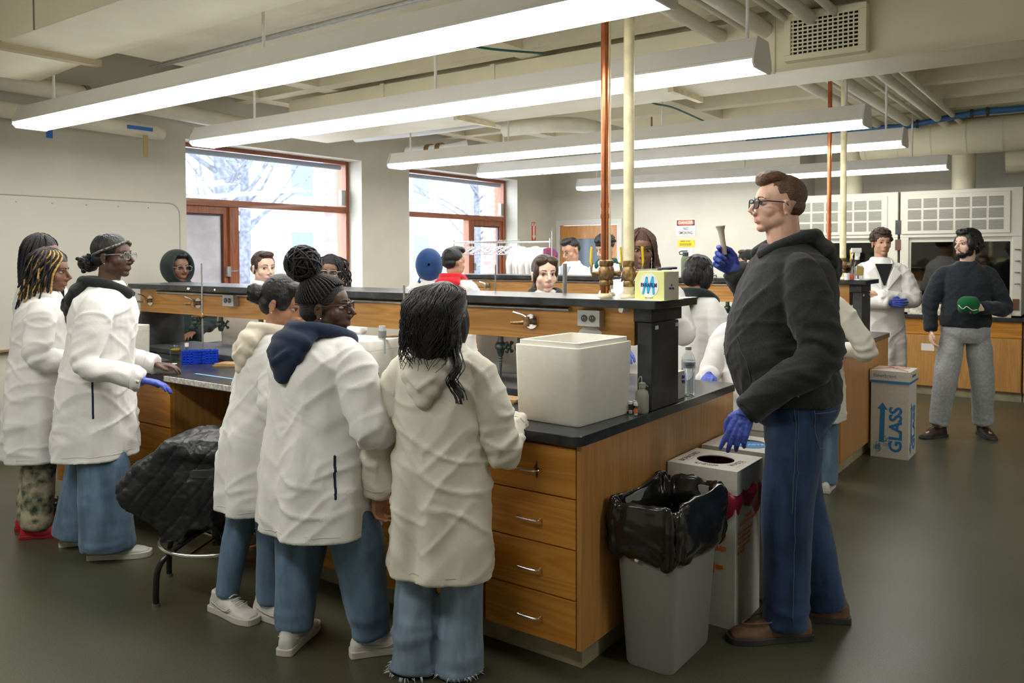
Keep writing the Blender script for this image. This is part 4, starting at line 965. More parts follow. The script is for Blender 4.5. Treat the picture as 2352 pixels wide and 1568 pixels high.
    if P.get('beard'):
        b = MB(); b.ell((0,.050,-.082), (.042,.042,.034), 18, 12)
        for sx in (-1,1): b.ell((sx*.046,.016,-.058), (.022,.040,.038), 14, 10)
        b.tube(spline([(-.026,.078,-.066),(-.012,.0895,-.053),(.012,.0895,-.053),(.026,.078,-.066)],4), .0042, 8)
        blob('beard', xf(b, hp), .005, P.get('hairm', M_hairk), root, 2, disp=lambda co,no: .0012*ridged(co,(90,90,90),2))
    if P.get('hair'): grp_hair(P, hp, root, body)
    if P.get('cap'):
        c = MB().ell((0,-.018,.050), (.086,.104,.078), 28, 18)
        cc = blob('cap', xf(c, hp), .005, M_hoodk, root, 2); b = MB(); b.prism([(.055*math.cos(t)*1.1, .07+.075*max(0,math.sin(t))) for t in np.linspace(0,PI,14)], .045, .050); xf(b, hp).build('brim', M_hoodk, cc)
        text('cap_emblem', 'A', .03, mat('emblem_tan', (.45,.30,.25), .6), cc, hp((.082,-.01,.075)), (R(80),0,R(90)+R(hy)))
    # ---- legs and feet
    pm = P.get('pants', M_denim); pw_ = P.get('pantr', (.105,.078,.075)); top = P.get('ptop', .93)
    if pm:
        q = MB()
        rg(q, [(.80,.135,.095,0),(.86,.172,.118,0),(top,.172,.118,0),(top+.06,.150,.10,0)], .008, .008)
        for k in 'RL':
            h, kn, an = legs[k]; hem = an+Vector((0,.004,-.03*s+P.get('hemz',0)))
            q.tube(spline([tuple(h+Vector((0,0,.0))), tuple(h.lerp(kn,.5)), tuple(kn), tuple(kn.lerp(an,.5)), tuple(hem)],4), [x*s for x in np.interp(np.linspace(0,1,17),[0,.25,.5,1],[min(pw_[0],.088)*P.get('w',1)**.5,min(pw_[0],.098)*P.get('w',1)**.5,pw_[1]*P.get('w',1)**.5,pw_[2]])], 20)
        def pd(co, no):
            k = 1-ss(co[:,2], .05, .30); r = .004*ridged(co,(9,9,5),seed)+.002*ridged(co,(20,20,14),seed+1)
            return r+k*.009*(ridged(co+.02*vnoise(co*9)[:,None],(3,3,16),seed+3))*P.get('bunch',1)
        po = blob('trousers', q, P.get('vp', .010), pm, root, 3, disp=pd)
        if P.get('fray'):
            fr = MB(); rnd = random.Random(seed)
            for k in 'RL':
                an = legs[k][2]; zb = an.z-.03*s+P.get('hemz',0)
                for i in range(60): t = rnd.uniform(0,6.28); r_ = pw_[2]*s+.004; p = Vector((an.x+math.cos(t)*r_, an.y+math.sin(t)*r_, zb+.008)); fr.tube([p, p+Vector((math.cos(t)*.012+rnd.uniform(-.01,.01), math.sin(t)*.012+rnd.uniform(-.01,.01), max(-.02,.004-zb)+rnd.uniform(0,.008)))], [.0016,.0006], 4)
            fr.build('frayed_hem', mat('fray_thread', (.5,.55,.6), .8), po)
    for i, k in enumerate('RL'):
        an = legs[k][2]; fa = -R(fd[i]); sk = P.get('shoe', 'sneaker'); rm = Matrix.Rotation(fa, 3, 'Z')
        if sk is None: continue
        fs = s*P.get('foot', 1.0)
        tr = lambda p: rm @ (Vector(p)*fs)+Vector((an.x, an.y+.0, 0))
        soleh = .028 if sk == 'sneaker' else .022
        out = [(-.085,.026),(-.06,.034),(-.01,.034),(.06,.040),(.12,.046),(.17,.040),(.20,.022)]
        ol = [(w_,y_) for y_,w_ in out]+[(-w_,y_) for y_,w_ in reversed(out)]
        ol = [(p[0],p[1]) for p in spline(ol, 3, closed=True)]
        so = MB().prism([(x*1.08,y*1.02) for x,y in ol], 0, soleh)
        up = MB(); rs = []
        for y,w_,h_ in ((-.084,.018,.060),(-.07,.031,.090),(-.03,.036,.098),(.01,.037,.096),(.05,.039,.086),(.09,.043,.070),(.13,.045,.056),(.17,.039,.047),(.195,.024,.036)):
            rs.append([(w_*math.cos(t)*1.0, y, soleh-.004+(h_-soleh)*max(0,math.sin(t))**.7*1.0) for t in np.linspace(0,PI,13)])
        up.rings(rs); up.tube([(0,-.028,.05),(0,-.030,.102)], [.042,.040], 16)
        if sk == 'boot': up.tube([(0,-.028,.05),(0,-.032,.15)], [.043,.045], 16)
        if sk == 'clog': up.ell((0,.06,.04), (.052,.14,.045), 18, 10)
        um = P.get('shoem', M_sneak)
        uo = blob('shoe', xf(up, tr), .006, um, root, 2)
        xf(so, tr).build('sole', P.get('solem', M_sole), uo, bevel=.003)
        if sk in ('sneaker','boot'):
            la = MB()
            for j in range(5): y = .035+.022*j; z = .100-.0085*j; la.tube([(-.022,y,z-.004),(0,y+.003,z+.004),(.022,y,z-.004)], .0032, 6)
            la.tube(spline([(0,.035,.102),(.02,.02,.112),(.032,.035,.098),(.005,.035,.104)],3), .0025, 6).tube(spline([(0,.035,.102),(-.022,.022,.110),(-.03,.04,.096)],3), .0025, 6)
            xf(la, tr).build('laces', P.get('lacem', M_sneak), uo, smooth=True)
        if sk == 'sneaker':
            for sx in (-1,1): xf(MB().tube(spline([(sx*.0415,-.045,.060),(sx*.0425,.0,.046),(sx*.0475,.06,.040),(sx*.0465,.09,.056)],3), .0028, 5), tr).build('side_stripe', P.get('stripem', M_sole), uo, smooth=True)
        if sk == 'slipon': xf(MB().tube(spline([(-.036,.045,.075),(-.034,.10,.068),(0,.155,.058),(.034,.10,.068),(.036,.045,.075)],4), .003, 6), tr).build('moccasin_seam', um, uo, smooth=True)
    # ---- upper garment
    G = P.get('coat') or P.get('top'); gm = G['m']; hem = G['hem']; ease = G.get('ease', .02)
    q = MB()
    if P.get('coat'):
        fl = G.get('flare', 1.0); x = hem; rows = [(hem,.215*fl,.165*fl,G.get('hemy',0)),((hem+.95)/2,.205*(fl+1)/2,.155*(fl+1)/2,G.get('hemy',0)*.5),(.95,.195,.145,0),(1.08,.182,.135,.0),(1.22,.182,.132,.0),(1.34,.190,.125,-.004),(1.41,.165,.100,-.008),(1.455,.105,.080,-.008),(1.49,.060,.060,-.004)]
        rg(q, rows, ease-.02, ease-.02)
    else:
        rg(q, [(hem,.178,.125,arch*.3),(hem+.06,.183,.135,arch*.5),(1.06,.178,.140,arch),(1.18,.172,.135,arch*.8),(1.30,.182,.125,arch*.2),(1.40,.160,.098,-.008),(1.45,.100,.076,-.008),(1.48,.062,.06,-.002)], ease-.02, ease-.02)
    sr = G.get('sleeve', (.078,.064,.050))
    for k in 'RL':
        a = arms[k]; e, w_ = a['e'], a['w']; ud = (w_-e).normalized(); cuff = w_-ud*G.get('cuff', .0)
        q.tube(spline([tuple(Vector((sh[k].x*.55+o.x*.45, sh[k].y-.004, sh[k].z-.008*s))), tuple(sh[k]+Vector((0,0,-.020*s))), tuple(sh[k].lerp(e,.45)), tuple(e+(e-(sh[k]+w_)/2)*.06), tuple(e.lerp(cuff,.5)), tuple(cuff)],4), [x_*s*P.get('sl',1) for x_ in np.interp(np.linspace(0,1,21),[0,.2,.32,.45,.6,.82,1],[.040,sr[0]*.72,sr[0]*.92*P.get('w',1)**.3,sr[0]*.95*P.get('w',1)**.3,sr[1],sr[2]*1.02,sr[2]])], 20)
    seedc = seed
    base = cloth_disp(G.get('amp', .007), (hem*s, hem*s+.55) if P.get('coat') else None, G.get('hemamp', .014), seedc, G.get('nf', 7), diag=G.get('diag', .4))
    def gd(co, no):
        d = base(co, no)
        for k in 'RL':      # rings of cloth where the elbow bends
            e = np.array(arms[k]['e']); sig = G.get('elbow', .10); dist = np.linalg.norm(co-e, axis=1); ax = np.array((arms[k]['w']-sh[k]).normalized())
            d = d+G.get('elamp', .006)*np.exp(-(dist/sig)**2)*np.sin(((co-e) @ ax)*95+2*vnoise(co*14, 3))
        v = no*d[:,None]; k_ = 1-ss(co[:,2], hem*s, hem*s+.30) if P.get('coat') else np.zeros(len(d)); v[:,2] *= 1-k_; return v
    go = blob(G.get('name', 'lab_coat' if P.get('coat') else 'sweater'), q, vc, gm, root, G.get('smooth', 2), disp=gd)
    if P.get('coat') and vc < .0105:
        w0 = G['hem']+.035; rx, ry = .21*W*G.get('flare',1), .16*D*G.get('flare',1)
        L_ = [[(math.cos(a)*rx, math.sin(a)*ry, w0*s) for a in np.linspace(0, 2*PI, 25)]]
        for k, x in (('R',1),('L',-1)):
            u = (arms[k]['w']-arms[k]['e']).normalized(); c_ = arms[k]['w']-u*.035; v1 = u.orthogonal().normalized(); v2 = u.cross(v1)
            L_.append([tuple(c_+(v1*math.cos(a)+v2*math.sin(a))*.055*s) for a in np.linspace(0, 2*PI, 12)])
        if P.get('slit'): stitch(go, 'side_slit', [[(P['slit'][0]*W, P['slit'][1]*D, z_*s) for z_ in (.98,.93,.88,.83,.78)]], .0065, M_hoodn, -.003)
        stitch(go, 'seams', L_, .0013, M_seam if gm is M_coatc else cloth('seam_white', (.62,.61,.59)))
    if P.get('details') == 'hoodie':
        L_ = []
        L_.append([(-.14*W,.16*D,.97*s),(-.15*W,.17*D,1.05*s),(-.10*W,.22*D,1.15*s)])
        stitch(go, 'seams', L_, .0022, M_seamk)
        stitch(po, 'back_pocket', [[(-x_*W,-.5,z_*s) if 0 else (-.19*W+q_*0,y_*D,z_*s) for x_,y_,z_,q_ in ((0,-.02,.885,0),(0,-.045,.76,0),(0,-.085,.735,0),(0,-.13,.76,0),(0,-.13,.885,0),(0,-.02,.89,0))], [(-.19*W,-.022*D,.87*s),(-.19*W,-.13*D,.868*s)]], .0018, M_seamd)
        stitch(po, 'side_seam', [[(-.22*W,.03*D,z_*s) for z_ in (.90,.80,.65,.50,.35,.2,.08)], [(-.22*W,.042*D,z_*s) for z_ in (.90,.80,.65,.50)]], .0016, M_seamd)
        stitch(go, 'leather_tab', [[(-.20*W,.03*D,.935*s),(-.20*W,.03*D,.955*s)]], .0045, M_leath)
    if G.get('rib'):
        rb = MB(); rg(rb, [(hem-.012,.176,.124,arch*.3),(hem+.02,.181,.130,arch*.35),(hem+.055,.181,.132,arch*.5)], ease-.012, ease-.012)
        blob('hem_band', rb, .010, gm, root, 2, disp=lambda co,no: .0015*np.sin(np.arctan2(co[:,0],co[:,1])*90))
        for k in 'RL':
            a = arms[k]; u = (a['w']-a['e']).normalized(); c0 = a['w']
            MB().tube([tuple(c0-u*.055),tuple(c0-u*.03),tuple(c0+u*.012)], [sr[2]*s*1.02,sr[2]*s*1.0,sr[2]*s*.82], 20).build('cuff', gm, root, smooth=2)
    if P.get('coat'):
        # seams and hem stitching as raised welts
        c = ctr(1.46*s); cl = MB(); 
        if not G.get('nocollar'):
            q2 = spline([(-.07*W,.085*D,1.40*s),(-.088*W,.03*D,1.465*s),(-.06*W,-.055*D,1.487*s),(.06*W,-.055*D,1.487*s),(.088*W,.03*D,1.465*s),(.07*W,.085*D,1.40*s)],5)
            cl.tube([(x+c.x,y+c.y,z) for x,y,z in q2], .016*s, 8, flat=1.5); blob('collar', cl, .007, gm, root, 2)
            if G.get('lapel', 1):
                lp = MB()
                for sx in (-1,1): lp.add([(c.x+sx*.085*W,c.y+.125*D,1.42*s),(c.x+sx*.15*W,c.y+.125*D,1.36*s),(c.x+sx*.02*W,c.y+.155*D,1.20*s),(c.x+sx*.03*W,c.y+.14*D,1.30*s)]+[(c.x+sx*.085*W,c.y+.110*D,1.42*s),(c.x+sx*.15*W,c.y+.11*D,1.36*s),(c.x+sx*.02*W,c.y+.14*D,1.20*s),(c.x+sx*.03*W,c.y+.12*D,1.30*s)], [(0,1,2,3),(7,6,5,4),(0,4,5,1),(1,5,6,2),(2,6,7,3),(3,7,4,0)])
                lp.v = [(x_, y_+.014, z_) for x_,y_,z_ in lp.v]; lp.build('lapels', gm, root, bevel=.003)
                sv = MB().add([(c.x-.075*W,c.y+.112*D,1.445*s),(c.x+.075*W,c.y+.112*D,1.445*s),(c.x+.008,c.y+.148*D,1.25*s),(c.x-.008,c.y+.148*D,1.25*s),(c.x-.075*W,c.y+.09*D,1.445*s),(c.x+.075*W,c.y+.09*D,1.445*s),(c.x+.008,c.y+.13*D,1.25*s),(c.x-.008,c.y+.13*D,1.25*s)], [(0,3,2,1),(4,5,6,7),(0,1,5,4),(1,2,6,5),(2,3,7,6),(3,0,4,7)])
                sv.v = [(x_, y_+.012, z_) for x_,y_,z_ in sv.v]; sv.build('shirt_front', P.get('shirt', M_hoodk), root, bevel=.004)
    # ---- hood
    hd = P.get('hood')
    if hd:
        c = ctr(1.46*s); hm = P['hoodm']; hz = P.get('hoodz', 0)
        if hd == 'down':
            g = P.get('hoodg', 1.0); q = MB()
            q.tube([(x*g+c.x,y*g+c.y,z*s+hz) for x,y,z in spline([(-.035,.105,1.415),(-.070,.070,1.440),(-.090,.0,1.475),(-.074,-.075,1.492),(0,-.105,1.492),(.074,-.075,1.492),(.090,.0,1.475),(.070,.070,1.440),(.035,.105,1.415)],3)], [.017*g]*4+[.022*g]*4+[.026*g]*16+[.017*g], 14)
            for y_,z_,a_,b_,h_ in ((-.095,1.462,.105,.042,.038),(-.125,1.430,.120,.040,.048),(-.145,1.385,.108,.038,.052),(-.155,1.335,.078,.034,.048),(-.158,1.290,.042,.028,.036)):
                q.ell((c.x,c.y+y_*g,z_*s+hz), (a_*g,b_*g,h_*g), 20, 12)
            q.tube([(c.x-.10*g,c.y-.10*g,1.455*s+hz),(c.x-.055*g,c.y-.175*g,1.39*s+hz),(c.x,c.y-.192*g,1.345*s+hz),(c.x+.055*g,c.y-.175*g,1.39*s+hz),(c.x+.10*g,c.y-.10*g,1.455*s+hz)], .014*g, 8)
            blob('hood', q, .008, hm, root, 3, disp=lambda co,no: .0035*vnoise(co*11,seed)+.003*ridged(co+.04*vnoise(co*9,seed+3)[:,None],(7,7,12),seed+1))
        else:
            n = 36; rows = [(.0,.076,.098,.004),(.055,.076,.100,.004),(.080,.082,.106,.006),(.078,.094,.120,.010),(.045,.106,.134,.012),(-.02,.114,.142,.010),(-.08,.108,.132,.008),(-.125,.082,.100,.0),(-.150,.045,.055,-.01),(-.156,.008,.01,-.01)]
            q = MB().rings([[(rx*math.cos(2*PI*k/n), y-.012*math.sin(2*PI*k/n), cz+rz*math.sin(2*PI*k/n)) for k in range(n)] for y,rx,rz,cz in spline(rows,3)], cap=False)
            ho = xf(q, hp); me = ho.build('hood', hm, root, smooth=True)
            q = MB(); a_ = hp((0,-.03,-.115)); q.tube(spline([tuple(a_), tuple(a_.lerp(Vector((c.x,c.y,1.43*s)),.6)), (c.x,c.y,1.40*s)],3), [.098,.10,.105,.115,.125,.135,.14], 20)
            blob('hood_neck', q, .010, hm, me, 3, disp=lambda co,no: .006*ridged(co,(12,12,14),seed))
    # ---- gloves
    for k in 'RL':
        a = arms[k]
        if a.get('glove'):
            u = (a['w']-a['e']).normalized(); g = hand_mesh(a['w'], a['d'], a['n'], k, s*P.get('hand',1.0), a.get('curl',.35), 1.06, thumb=a.get('thumb',.6))
            g.tube([tuple(a['w']-u*.05), tuple(a['w']), tuple(a['w']+Vector(a['d']).normalized()*.02)], [.034*s,.031*s,.026*s], 14)
            blob('glove', g, .0035 if vb < .006 else .005, M_nitrile, root, 2, disp=lambda co,no: .0008*ridged(co,(60,60,60),4))
    root['P'] = 0; del root['P']
    return dict(root=root, hp=hp, ctr=ctr, s=s, arms=arms, legs=legs, body=body, Rh=Rh)
# ------------------------------------------------------------------ the people in the room
NEAR = dict(vb=.0042, vc=.0085, vh=.004)
MID = dict(vb=.0055, vc=.010, vh=.005)
FAR = dict(vb=.0065, vc=.013, vh=.006, vp=.02)
CW = lambda **k: dict(dict(m=M_coatw, hem=.52), **k)
armfwd = lambda x, y=.30, z=1.04, ex=.26, **k: dict(dict(e=(x*ex,.04,1.12), w=(x*.14,y,z), d=(-x*.3,1,-.1), n=(0,0,-1)), **k)
# instructor
p1 = person('man in a charcoal hoodie and dark jeans holding up a small white tube', (-1.07,3.46), 122, 1.90, dict(NEAR, w=1.10, d=1.28, belly=.035, skin='fair', hair='fade', hairm=M_hairlb,
    head=(6,-3,0), lean=(0,.03), full=.7, neck=1.15, hoff=(0,.015,0), glasses=mat('frame_navy',(.01,.015,.05),.3), pants=M_denimd, pantr=(.118,.088,.082), bunch=.6, stance=((.07,-.12),(-.10,.07)), feet=(6,-10),
    shoe='slipon', shoem=mat('brown_suede',(.16,.085,.05),.7,noise=.2,nscale=20,bump=.3), solem=M_blackm, foot=1.12, top=dict(m=M_char, hem=.90, ease=.035, name='hoodie', rib=1, amp=.006, sleeve=(.082,.068,.050), elamp=.007, elbow=.13),
    hood='down', hoodm=M_char, hoodg=1.12, hoodz=.03, details='hoodie', gth=.003,
    lips=.6, armR=dict(e=(.27,.03,1.13), w=(.17,.185,1.385), d=(-.08,.78,.55), n=(-1,.05,0), glove=1, curl=[.62,1.12,1.2,1.25], thumb=.35),
    armL=dict(e=(-.262,-.02,1.09), w=(-.245,.225,.885), d=(-.05,.42,-1), n=(.85,-.3,-.2), glove=1, curl=[.12,.30,.38,.42], thumb=.5)))
p2 = person('person in a long cream coat seen from behind with loose black hair', (-2.02,2.31), 12, 1.455, dict(NEAR, fem=1, w=1.06, d=1.0, skin='brown', hair='long_back', head=(4,4,0), hs=1.04, lean=(0,.02),
    coat=dict(m=M_coatc, hem=.465, ease=.028, amp=.010, flare=1.0, nf=6, nocollar=1, sleeve=(.082,.070,.060), elamp=.006), hood='down', hoodm=M_coatc, hoodg=.92, hoodz=-.02, foot=1.1,
    pants=M_deniml, pantr=(.10,.088,.100), hemz=-.03, fray=1, bunch=1.6, shoe=None, stance=((.075,.05),(-.115,-.03)), seed=4,
    armR=dict(e=(.285,.06,1.04), w=(.24,.28,1.09), d=(-.3,1,0), n=(0,0,-1)), armL=dict(e=(-.315,-.03,1.05), w=(-.345,.0,.775), d=(0,.1,-1), n=(1,0,0), curl=.6)))
p3 = person('person with thick braids in a top bun, white coat, navy hood', (-2.565,2.18), -8, 1.485, dict(NEAR, fem=1, full=1, w=1.42, d=1.42, skin='deep', hair='braid_bun', head=(-48,-2,0), hs=1.08, lean=(.0,.03), neck=1.1,
    coat=dict(m=M_coatw, hem=.575, ease=.025, amp=.009, flare=1.0, nocollar=1, sleeve=(.088,.080,.062)), hood='down', hoodm=M_hoodn, hoodg=1.12, hoodz=.02, glasses=mat('frame_brown',(.05,.02,.015),.3), earring=1,
    pants=M_denim, pantr=(.125,.105,.078), hemz=.03, foot=1.15, slit=(.215,-.07), ptop=.9, stance=((.25,.16),(-.07,-.06)), feet=(27,-33), seed=7,
    armR=dict(e=(.38,.06,1.08), w=(.30,.33,1.10), d=(-.3,1,.1), n=(0,0,-1)), armL=dict(e=(-.38,.05,1.05), w=(-.27,.33,1.08), d=(.3,1,0), n=(0,0,-1))))
p4 = person('person with a low sleek bun looking down, white coat, cream hood', (-3.03,2.22), -22, 1.48, dict(NEAR, fem=1, w=1.05, d=1.05, skin='brown', hair='sleek_bun', head=(-45,20,0), hs=1.05, lean=(.02,.10),
    coat=dict(m=M_coatw, hem=.56, ease=.022, amp=.008, nocollar=1), hood='down', hoodm=M_hoodc, hoodg=.95, earring=1, pants=M_denim, pantr=(.10,.075,.058), hemz=.03, foot=1.18, stance=((.12,.08),(-.07,-.10)), feet=(58,66), seed=11,
    armR=armfwd(1), armL=armfwd(-1)))
p5 = person('person with a patterned headband, clear glasses and one blue glove, white coat', (-4.35,2.20), -38, 1.69, dict(NEAR, fem=1, full=.8, w=1.22, d=1.22, skin='deep', hair='headband_bun', head=(-22,-2,0), hs=1.0, vb=.005, lean=(0,.07), neck=1.05,
    coat=dict(m=M_coatw, hem=.545, ease=.022, amp=.008, nocollar=1), hood='down', hoodm=M_hoodk, hoodg=1.12, glasses=mat('frame_clear',(.45,.45,.44),.15,trans=.5), earring=1,
    pants=M_denim, pantr=(.125,.115,.135), hemz=.0, bunch=.5, slit=(.215,.03), foot=1.1, stance=((.13,.10),(-.15,-.10)), feet=(5,-5), shoem=mat('sneaker_grey',(.5,.5,.48),.6), stripem=mat('stripe_navy',(.02,.03,.08),.5), seed=13,
    armR=dict(e=(.30,.02,1.08), w=(.33,.28,.985), d=(-.1,1,-.25), n=(0,0,-1), glove=1, curl=.3), armL=dict(e=(-.30,.05,1.05), w=(-.20,.28,1.0), d=(.2,1,-.1), n=(0,0,-1))))
p6 = person('person in a white coat with black and gold braids and red slip-on shoes', (-4.92,2.16), -30, 1.61, dict(MID, fem=1, w=1.12, d=1.12, skin='dark', hair='loose_braids', head=(-15,6,0), hs=1.04, coat=dict(m=M_coatw, hem=.47, ease=.022, amp=.008), lean=(0,.05),
    pants=M_denimf, pantr=(.105,.085,.085), shoe='clog', shoem=mat('red_clog',(.42,.01,.02),.6), solem=mat('red_clog_sole',(.3,.01,.02),.6), stance=((.10,.02),(-.10,-.03)), seed=17, armR=armfwd(1), armL=armfwd(-1)))
p7 = person('tall person in a white coat with black braids, behind the one with gold braids', (-5.22,2.32), -25, 1.70, dict(MID, fem=1, w=1.05, d=1.05, skin='dark', hair='back_braids', head=(-25,0,0), coat=dict(m=M_coatg, hem=.42, ease=.022, amp=.008),
    pants=M_hoodk, pantr=(.10,.075,.07), shoem=M_blackm, solem=M_blackm, lacem=M_blackm, seed=19, armR=armfwd(1), armL=armfwd(-1)))
p8 = person('person with a black hood up and clear glasses, far left behind the bench', (-6.30,3.90), -128, 1.60, dict(MID, hs=1.1, fem=1, skin='dark', hair='short', head=(34,0,0), hood='up', hoodm=M_hooddg, glasses=mat('frame_clear',(.75,.75,.75),.2), top=dict(m=M_hooddg, hem=.80, ease=.03, name='sweatshirt'), pants=M_hoodk, seed=23,
    shoem=M_blackm, armR=armfwd(1,.25), armL=armfwd(-1,.25)))
p9 = person('person with short dark brown hair behind the bench, in front of the first window', (-5.86,4.42), -120, 1.61, dict(MID, hs=1.2, skin='pale', hair='short', hairm=M_hairb, head=(20,2,0), gaze=(1,0), coat=CW(m=M_coatg), shirt=mat('shirt_grey',(.3,.3,.3),.8), seed=29, armR=armfwd(1,.22), armL=armfwd(-1,.22)))
p10 = person('person with long dark curls and glasses right of the first window opening', (-5.05,4.46), -150, 1.57, dict(MID, hs=1.15, fem=1, skin='dark', hair='curls_side', hairm=M_braid, head=(10,0,0), glasses=mat('frame_steel',(.4,.4,.4),.3,1), coat=CW(), seed=31, armR=armfwd(1,.22), armL=armfwd(-1,.22)))
p11 = person('person in a white coat with a blue hood up, seen from behind', (-4.93,5.50), 40, 1.60, dict(FAR, hs=1.12, skin='tan', hair='short', head=(0,12,0), hood='up', hoodm=M_hoodnb, coat=CW(), seed=37, armR=armfwd(1,.22), armL=armfwd(-1,.22)))
p12 = person('person in a white coat with a red hood, facing away from the camera', (-4.58,5.42), 15, 1.64, dict(FAR, hs=1.12, skin='tan', hair='fade', hairm=M_hairk, head=(-20,2,0), hood='down', hoodm=M_hoodr, coat=CW(nocollar=1), seed=41, armR=armfwd(1,.22), armL=armfwd(-1,.22)))
p13 = person('person with pulled-back brown hair and black hood, facing over the bench', (-2.96,4.42), -152, 1.57, dict(NEAR, fem=1, hs=1.06, vb=.0045, vc=.012, skin='pale', hair='center_pull', hairm=M_hairb, head=(22,0,0), gaze=(.6,0), hood='down', hoodm=M_hoodk, coat=CW(nocollar=1, lapel=0), seed=43, armR=armfwd(1,.22), armL=armfwd(-1,.22)))
p14 = person('person with a short fade haircut looking down, nearest the door', (-4.83,7.75), 172, 1.76, dict(FAR, hs=1.1, vb=.0055, skin='tan', hair='fade', head=(-12,22,0), coat=CW(), shirt=mat('shirt_blue_grey',(.3,.36,.42),.8), seed=47, armR=armfwd(1,.22), armL=armfwd(-1,.22)))
p15 = person('person with bushy curly hair and a dark green hood behind the copper pipe', (-4.43,7.80), 175, 1.78, dict(FAR, hs=1.12, skin='tan', hair='curly', head=(-10,20,0), hood='down', hoodm=M_hoodg, coat=CW(nocollar=1), seed=53, armR=armfwd(1,.22), armL=armfwd(-1,.22)))
p16 = person('person with auburn braids looking past the cream pipe', (-2.295,4.47), -148, 1.72, dict(NEAR, fem=1, vb=.005, vc=.012, skin='dark', hair='pipe_braids', hairm=M_hairb, braidm=M_braidb, head=(0,2,0), gaze=(0,0), coat=CW(), seed=59, armR=armfwd(1,.22,glove=1), armL=dict(e=(-.25,.05,1.12), w=(-.10,.20,1.32), d=(.3,.3,1), n=(0,-1,0), glove=1, curl=.8)))
p17 = person('person with black hair and dark green hood turned away between the benches', (-2.20,5.10), -28, 1.56, dict(MID, fem=1, skin='tan', hair='bob', head=(-12,14,0), hood='down', hoodm=M_hooddg, hoodg=1.1, glasses=M_ink, coat=CW(hem=.5, nocollar=1, ease=.03), seed=61, armR=armfwd(1,.30,1.16), armL=armfwd(-1,.30,1.16)))
p18 = person('seated-height person in a white coat half hidden behind the man in the hoodie', (-1.63,4.52), -172, 1.44, dict(MID, fem=1, skin='deep', hair='short', head=(-10,0,0), coat=CW(nocollar=1), hood='down', hoodm=M_hoodk, seed=67, armR=dict(e=(.27,.10,1.06), w=(.20,.34,1.115), d=(-.1,1,-.2), n=(0,0,-1), glove=1), armL=armfwd(-1,.2)))
p19 = person('person wearing a black cap at the far side of the second bench', (-2.90,7.95), 115, 1.62, dict(FAR, skin='fair', hair='short', cap=1, hairm=M_hairb, head=(0,0,0), coat=CW(), seed=71, armR=armfwd(1,.22), armL=armfwd(-1,.22)))
p20 = person('person whose white sleeve and back show to the right of the man in the hoodie', (-1.60,5.62), 15, 1.56, dict(FAR, vc=.010, skin='tan', hair='short', coat=CW(m=M_coatc), seed=73, armR=dict(e=(.36,.0,1.06), w=(.22,.26,1.03), d=(-.2,1,-.4), n=(0,0,-1), glove=1), armL=armfwd(-1,.2)))
p21 = person('person in a white coat standing with folded arms, short curly hair', (-1.75,8.30), -156, 1.80, dict(MID, vb=.005, skin='tan', hair='curly', hairm=M_hairb, head=(8,0,0), ncurl=160, w=.98, coat=CW(hem=.50, amp=.008), pants=M_coatw, shirt=M_hoodk, seed=79, shoem=M_blackm,
    armR=dict(e=(.25,.08,1.12), w=(-.02,.215,1.10), d=(-1,.0,-.05), n=(0,-1,0), glove=1, curl=.2), armL=dict(e=(-.25,.07,1.12), w=(.06,.20,1.15), d=(1,0,.0), n=(0,-1,0), curl=.3)))
p22 = person('bearded person in a black sweater and grey joggers holding a green cap', (-1.0,7.98), -160, 1.78, dict(MID, vb=.0042, w=1.02, skin='pale', hair='shaggy', beard=1, hs=1.04, head=(-58,-2,0), top=dict(m=M_swt, hem=.94, ease=.022, name='sweater', amp=.006, sleeve=(.072,.062,.045)), pants=M_jog, pantr=(.112,.09,.075), bunch=1.2, hemz=.05,
    shoe='boot', shoem=mat('boot_leather',(.045,.022,.014),.5,noise=.3,nscale=25), solem=M_blackm, lacem=M_blackm, stance=((.21,.10),(-.17,-.06)), feet=(50,-8), seed=83, shirt=M_swt,
    armR=dict(e=(.27,.0,1.12), w=(.275,.05,.90), d=(.0,.25,-1), n=(-1,0,0), curl=.45), armL=dict(e=(-.27,.04,1.10), w=(-.07,.26,1.11), d=(1,.15,.05), n=(0,-.8,-.5), curl=.9)))
# ------------------------------------------------------------------ things on the benches
def zmat(a): return Matrix.Rotation(a, 3, 'Z')
def foam_box(lab, x, y, z, w, d, h, rot=0, lid=False, notch=False):
    t = thing('foam_box', lab, 'box', (x, y, z), rot, 'white styrofoam boxes')
    mb = MB(); o = rrect(-w/2,w/2,-d/2,d/2,.022,4); ow = .032
    i1 = rrect(-w/2+ow*.45,w/2-ow*.45,-d/2+ow*.45,d/2-ow*.45,.015,4); i2 = rrect(-w/2+ow,w/2-ow,-d/2+ow,d/2-ow,.012,4)
    def R_(pts, zz, s=1): return [(p[0]*s,p[1]*s,zz) for p in pts]
    if lid:
        mb.rings([R_(o,0,.94),R_(o,.012,.97),R_(o,h*.8,1),R_(o,h*.8,1.0)]); mb.build('box_body', M_foam, t, smooth=2)
        MB().rings([R_(o,h*.8+.001,1.0),R_(o,h-.006,1.0),R_(o,h,.985)]).build('box_lid', M_foam, t, smooth=2)
    else:
        mb.rings([R_(i2,.035),R_(o,0,.92),R_(o,.012,.955),R_(o,h-.022,1),R_(o,h-.019,.995),R_(i1,h-.019),R_(i1,h),R_(i2,h),R_(i2,.035)], cap=False)
        mb.f.append(tuple(range(len(o)))); mb.build('box_body', M_foam, t, smooth=2)
    return t
foam_box('big open styrofoam box at the near right corner of the front bench', -1.775, 2.865, .911, .318, .40, .322, R(-3))
foam_box('small closed styrofoam box at the left end of the front bench', -5.34, 2.93, .911, .20, .20, .20, R(8), lid=True)
foam_box('styrofoam box on the far side of the front bench, behind the blue tube rack', -5.18, 3.79, .911, .36, .30, .24, R(35))
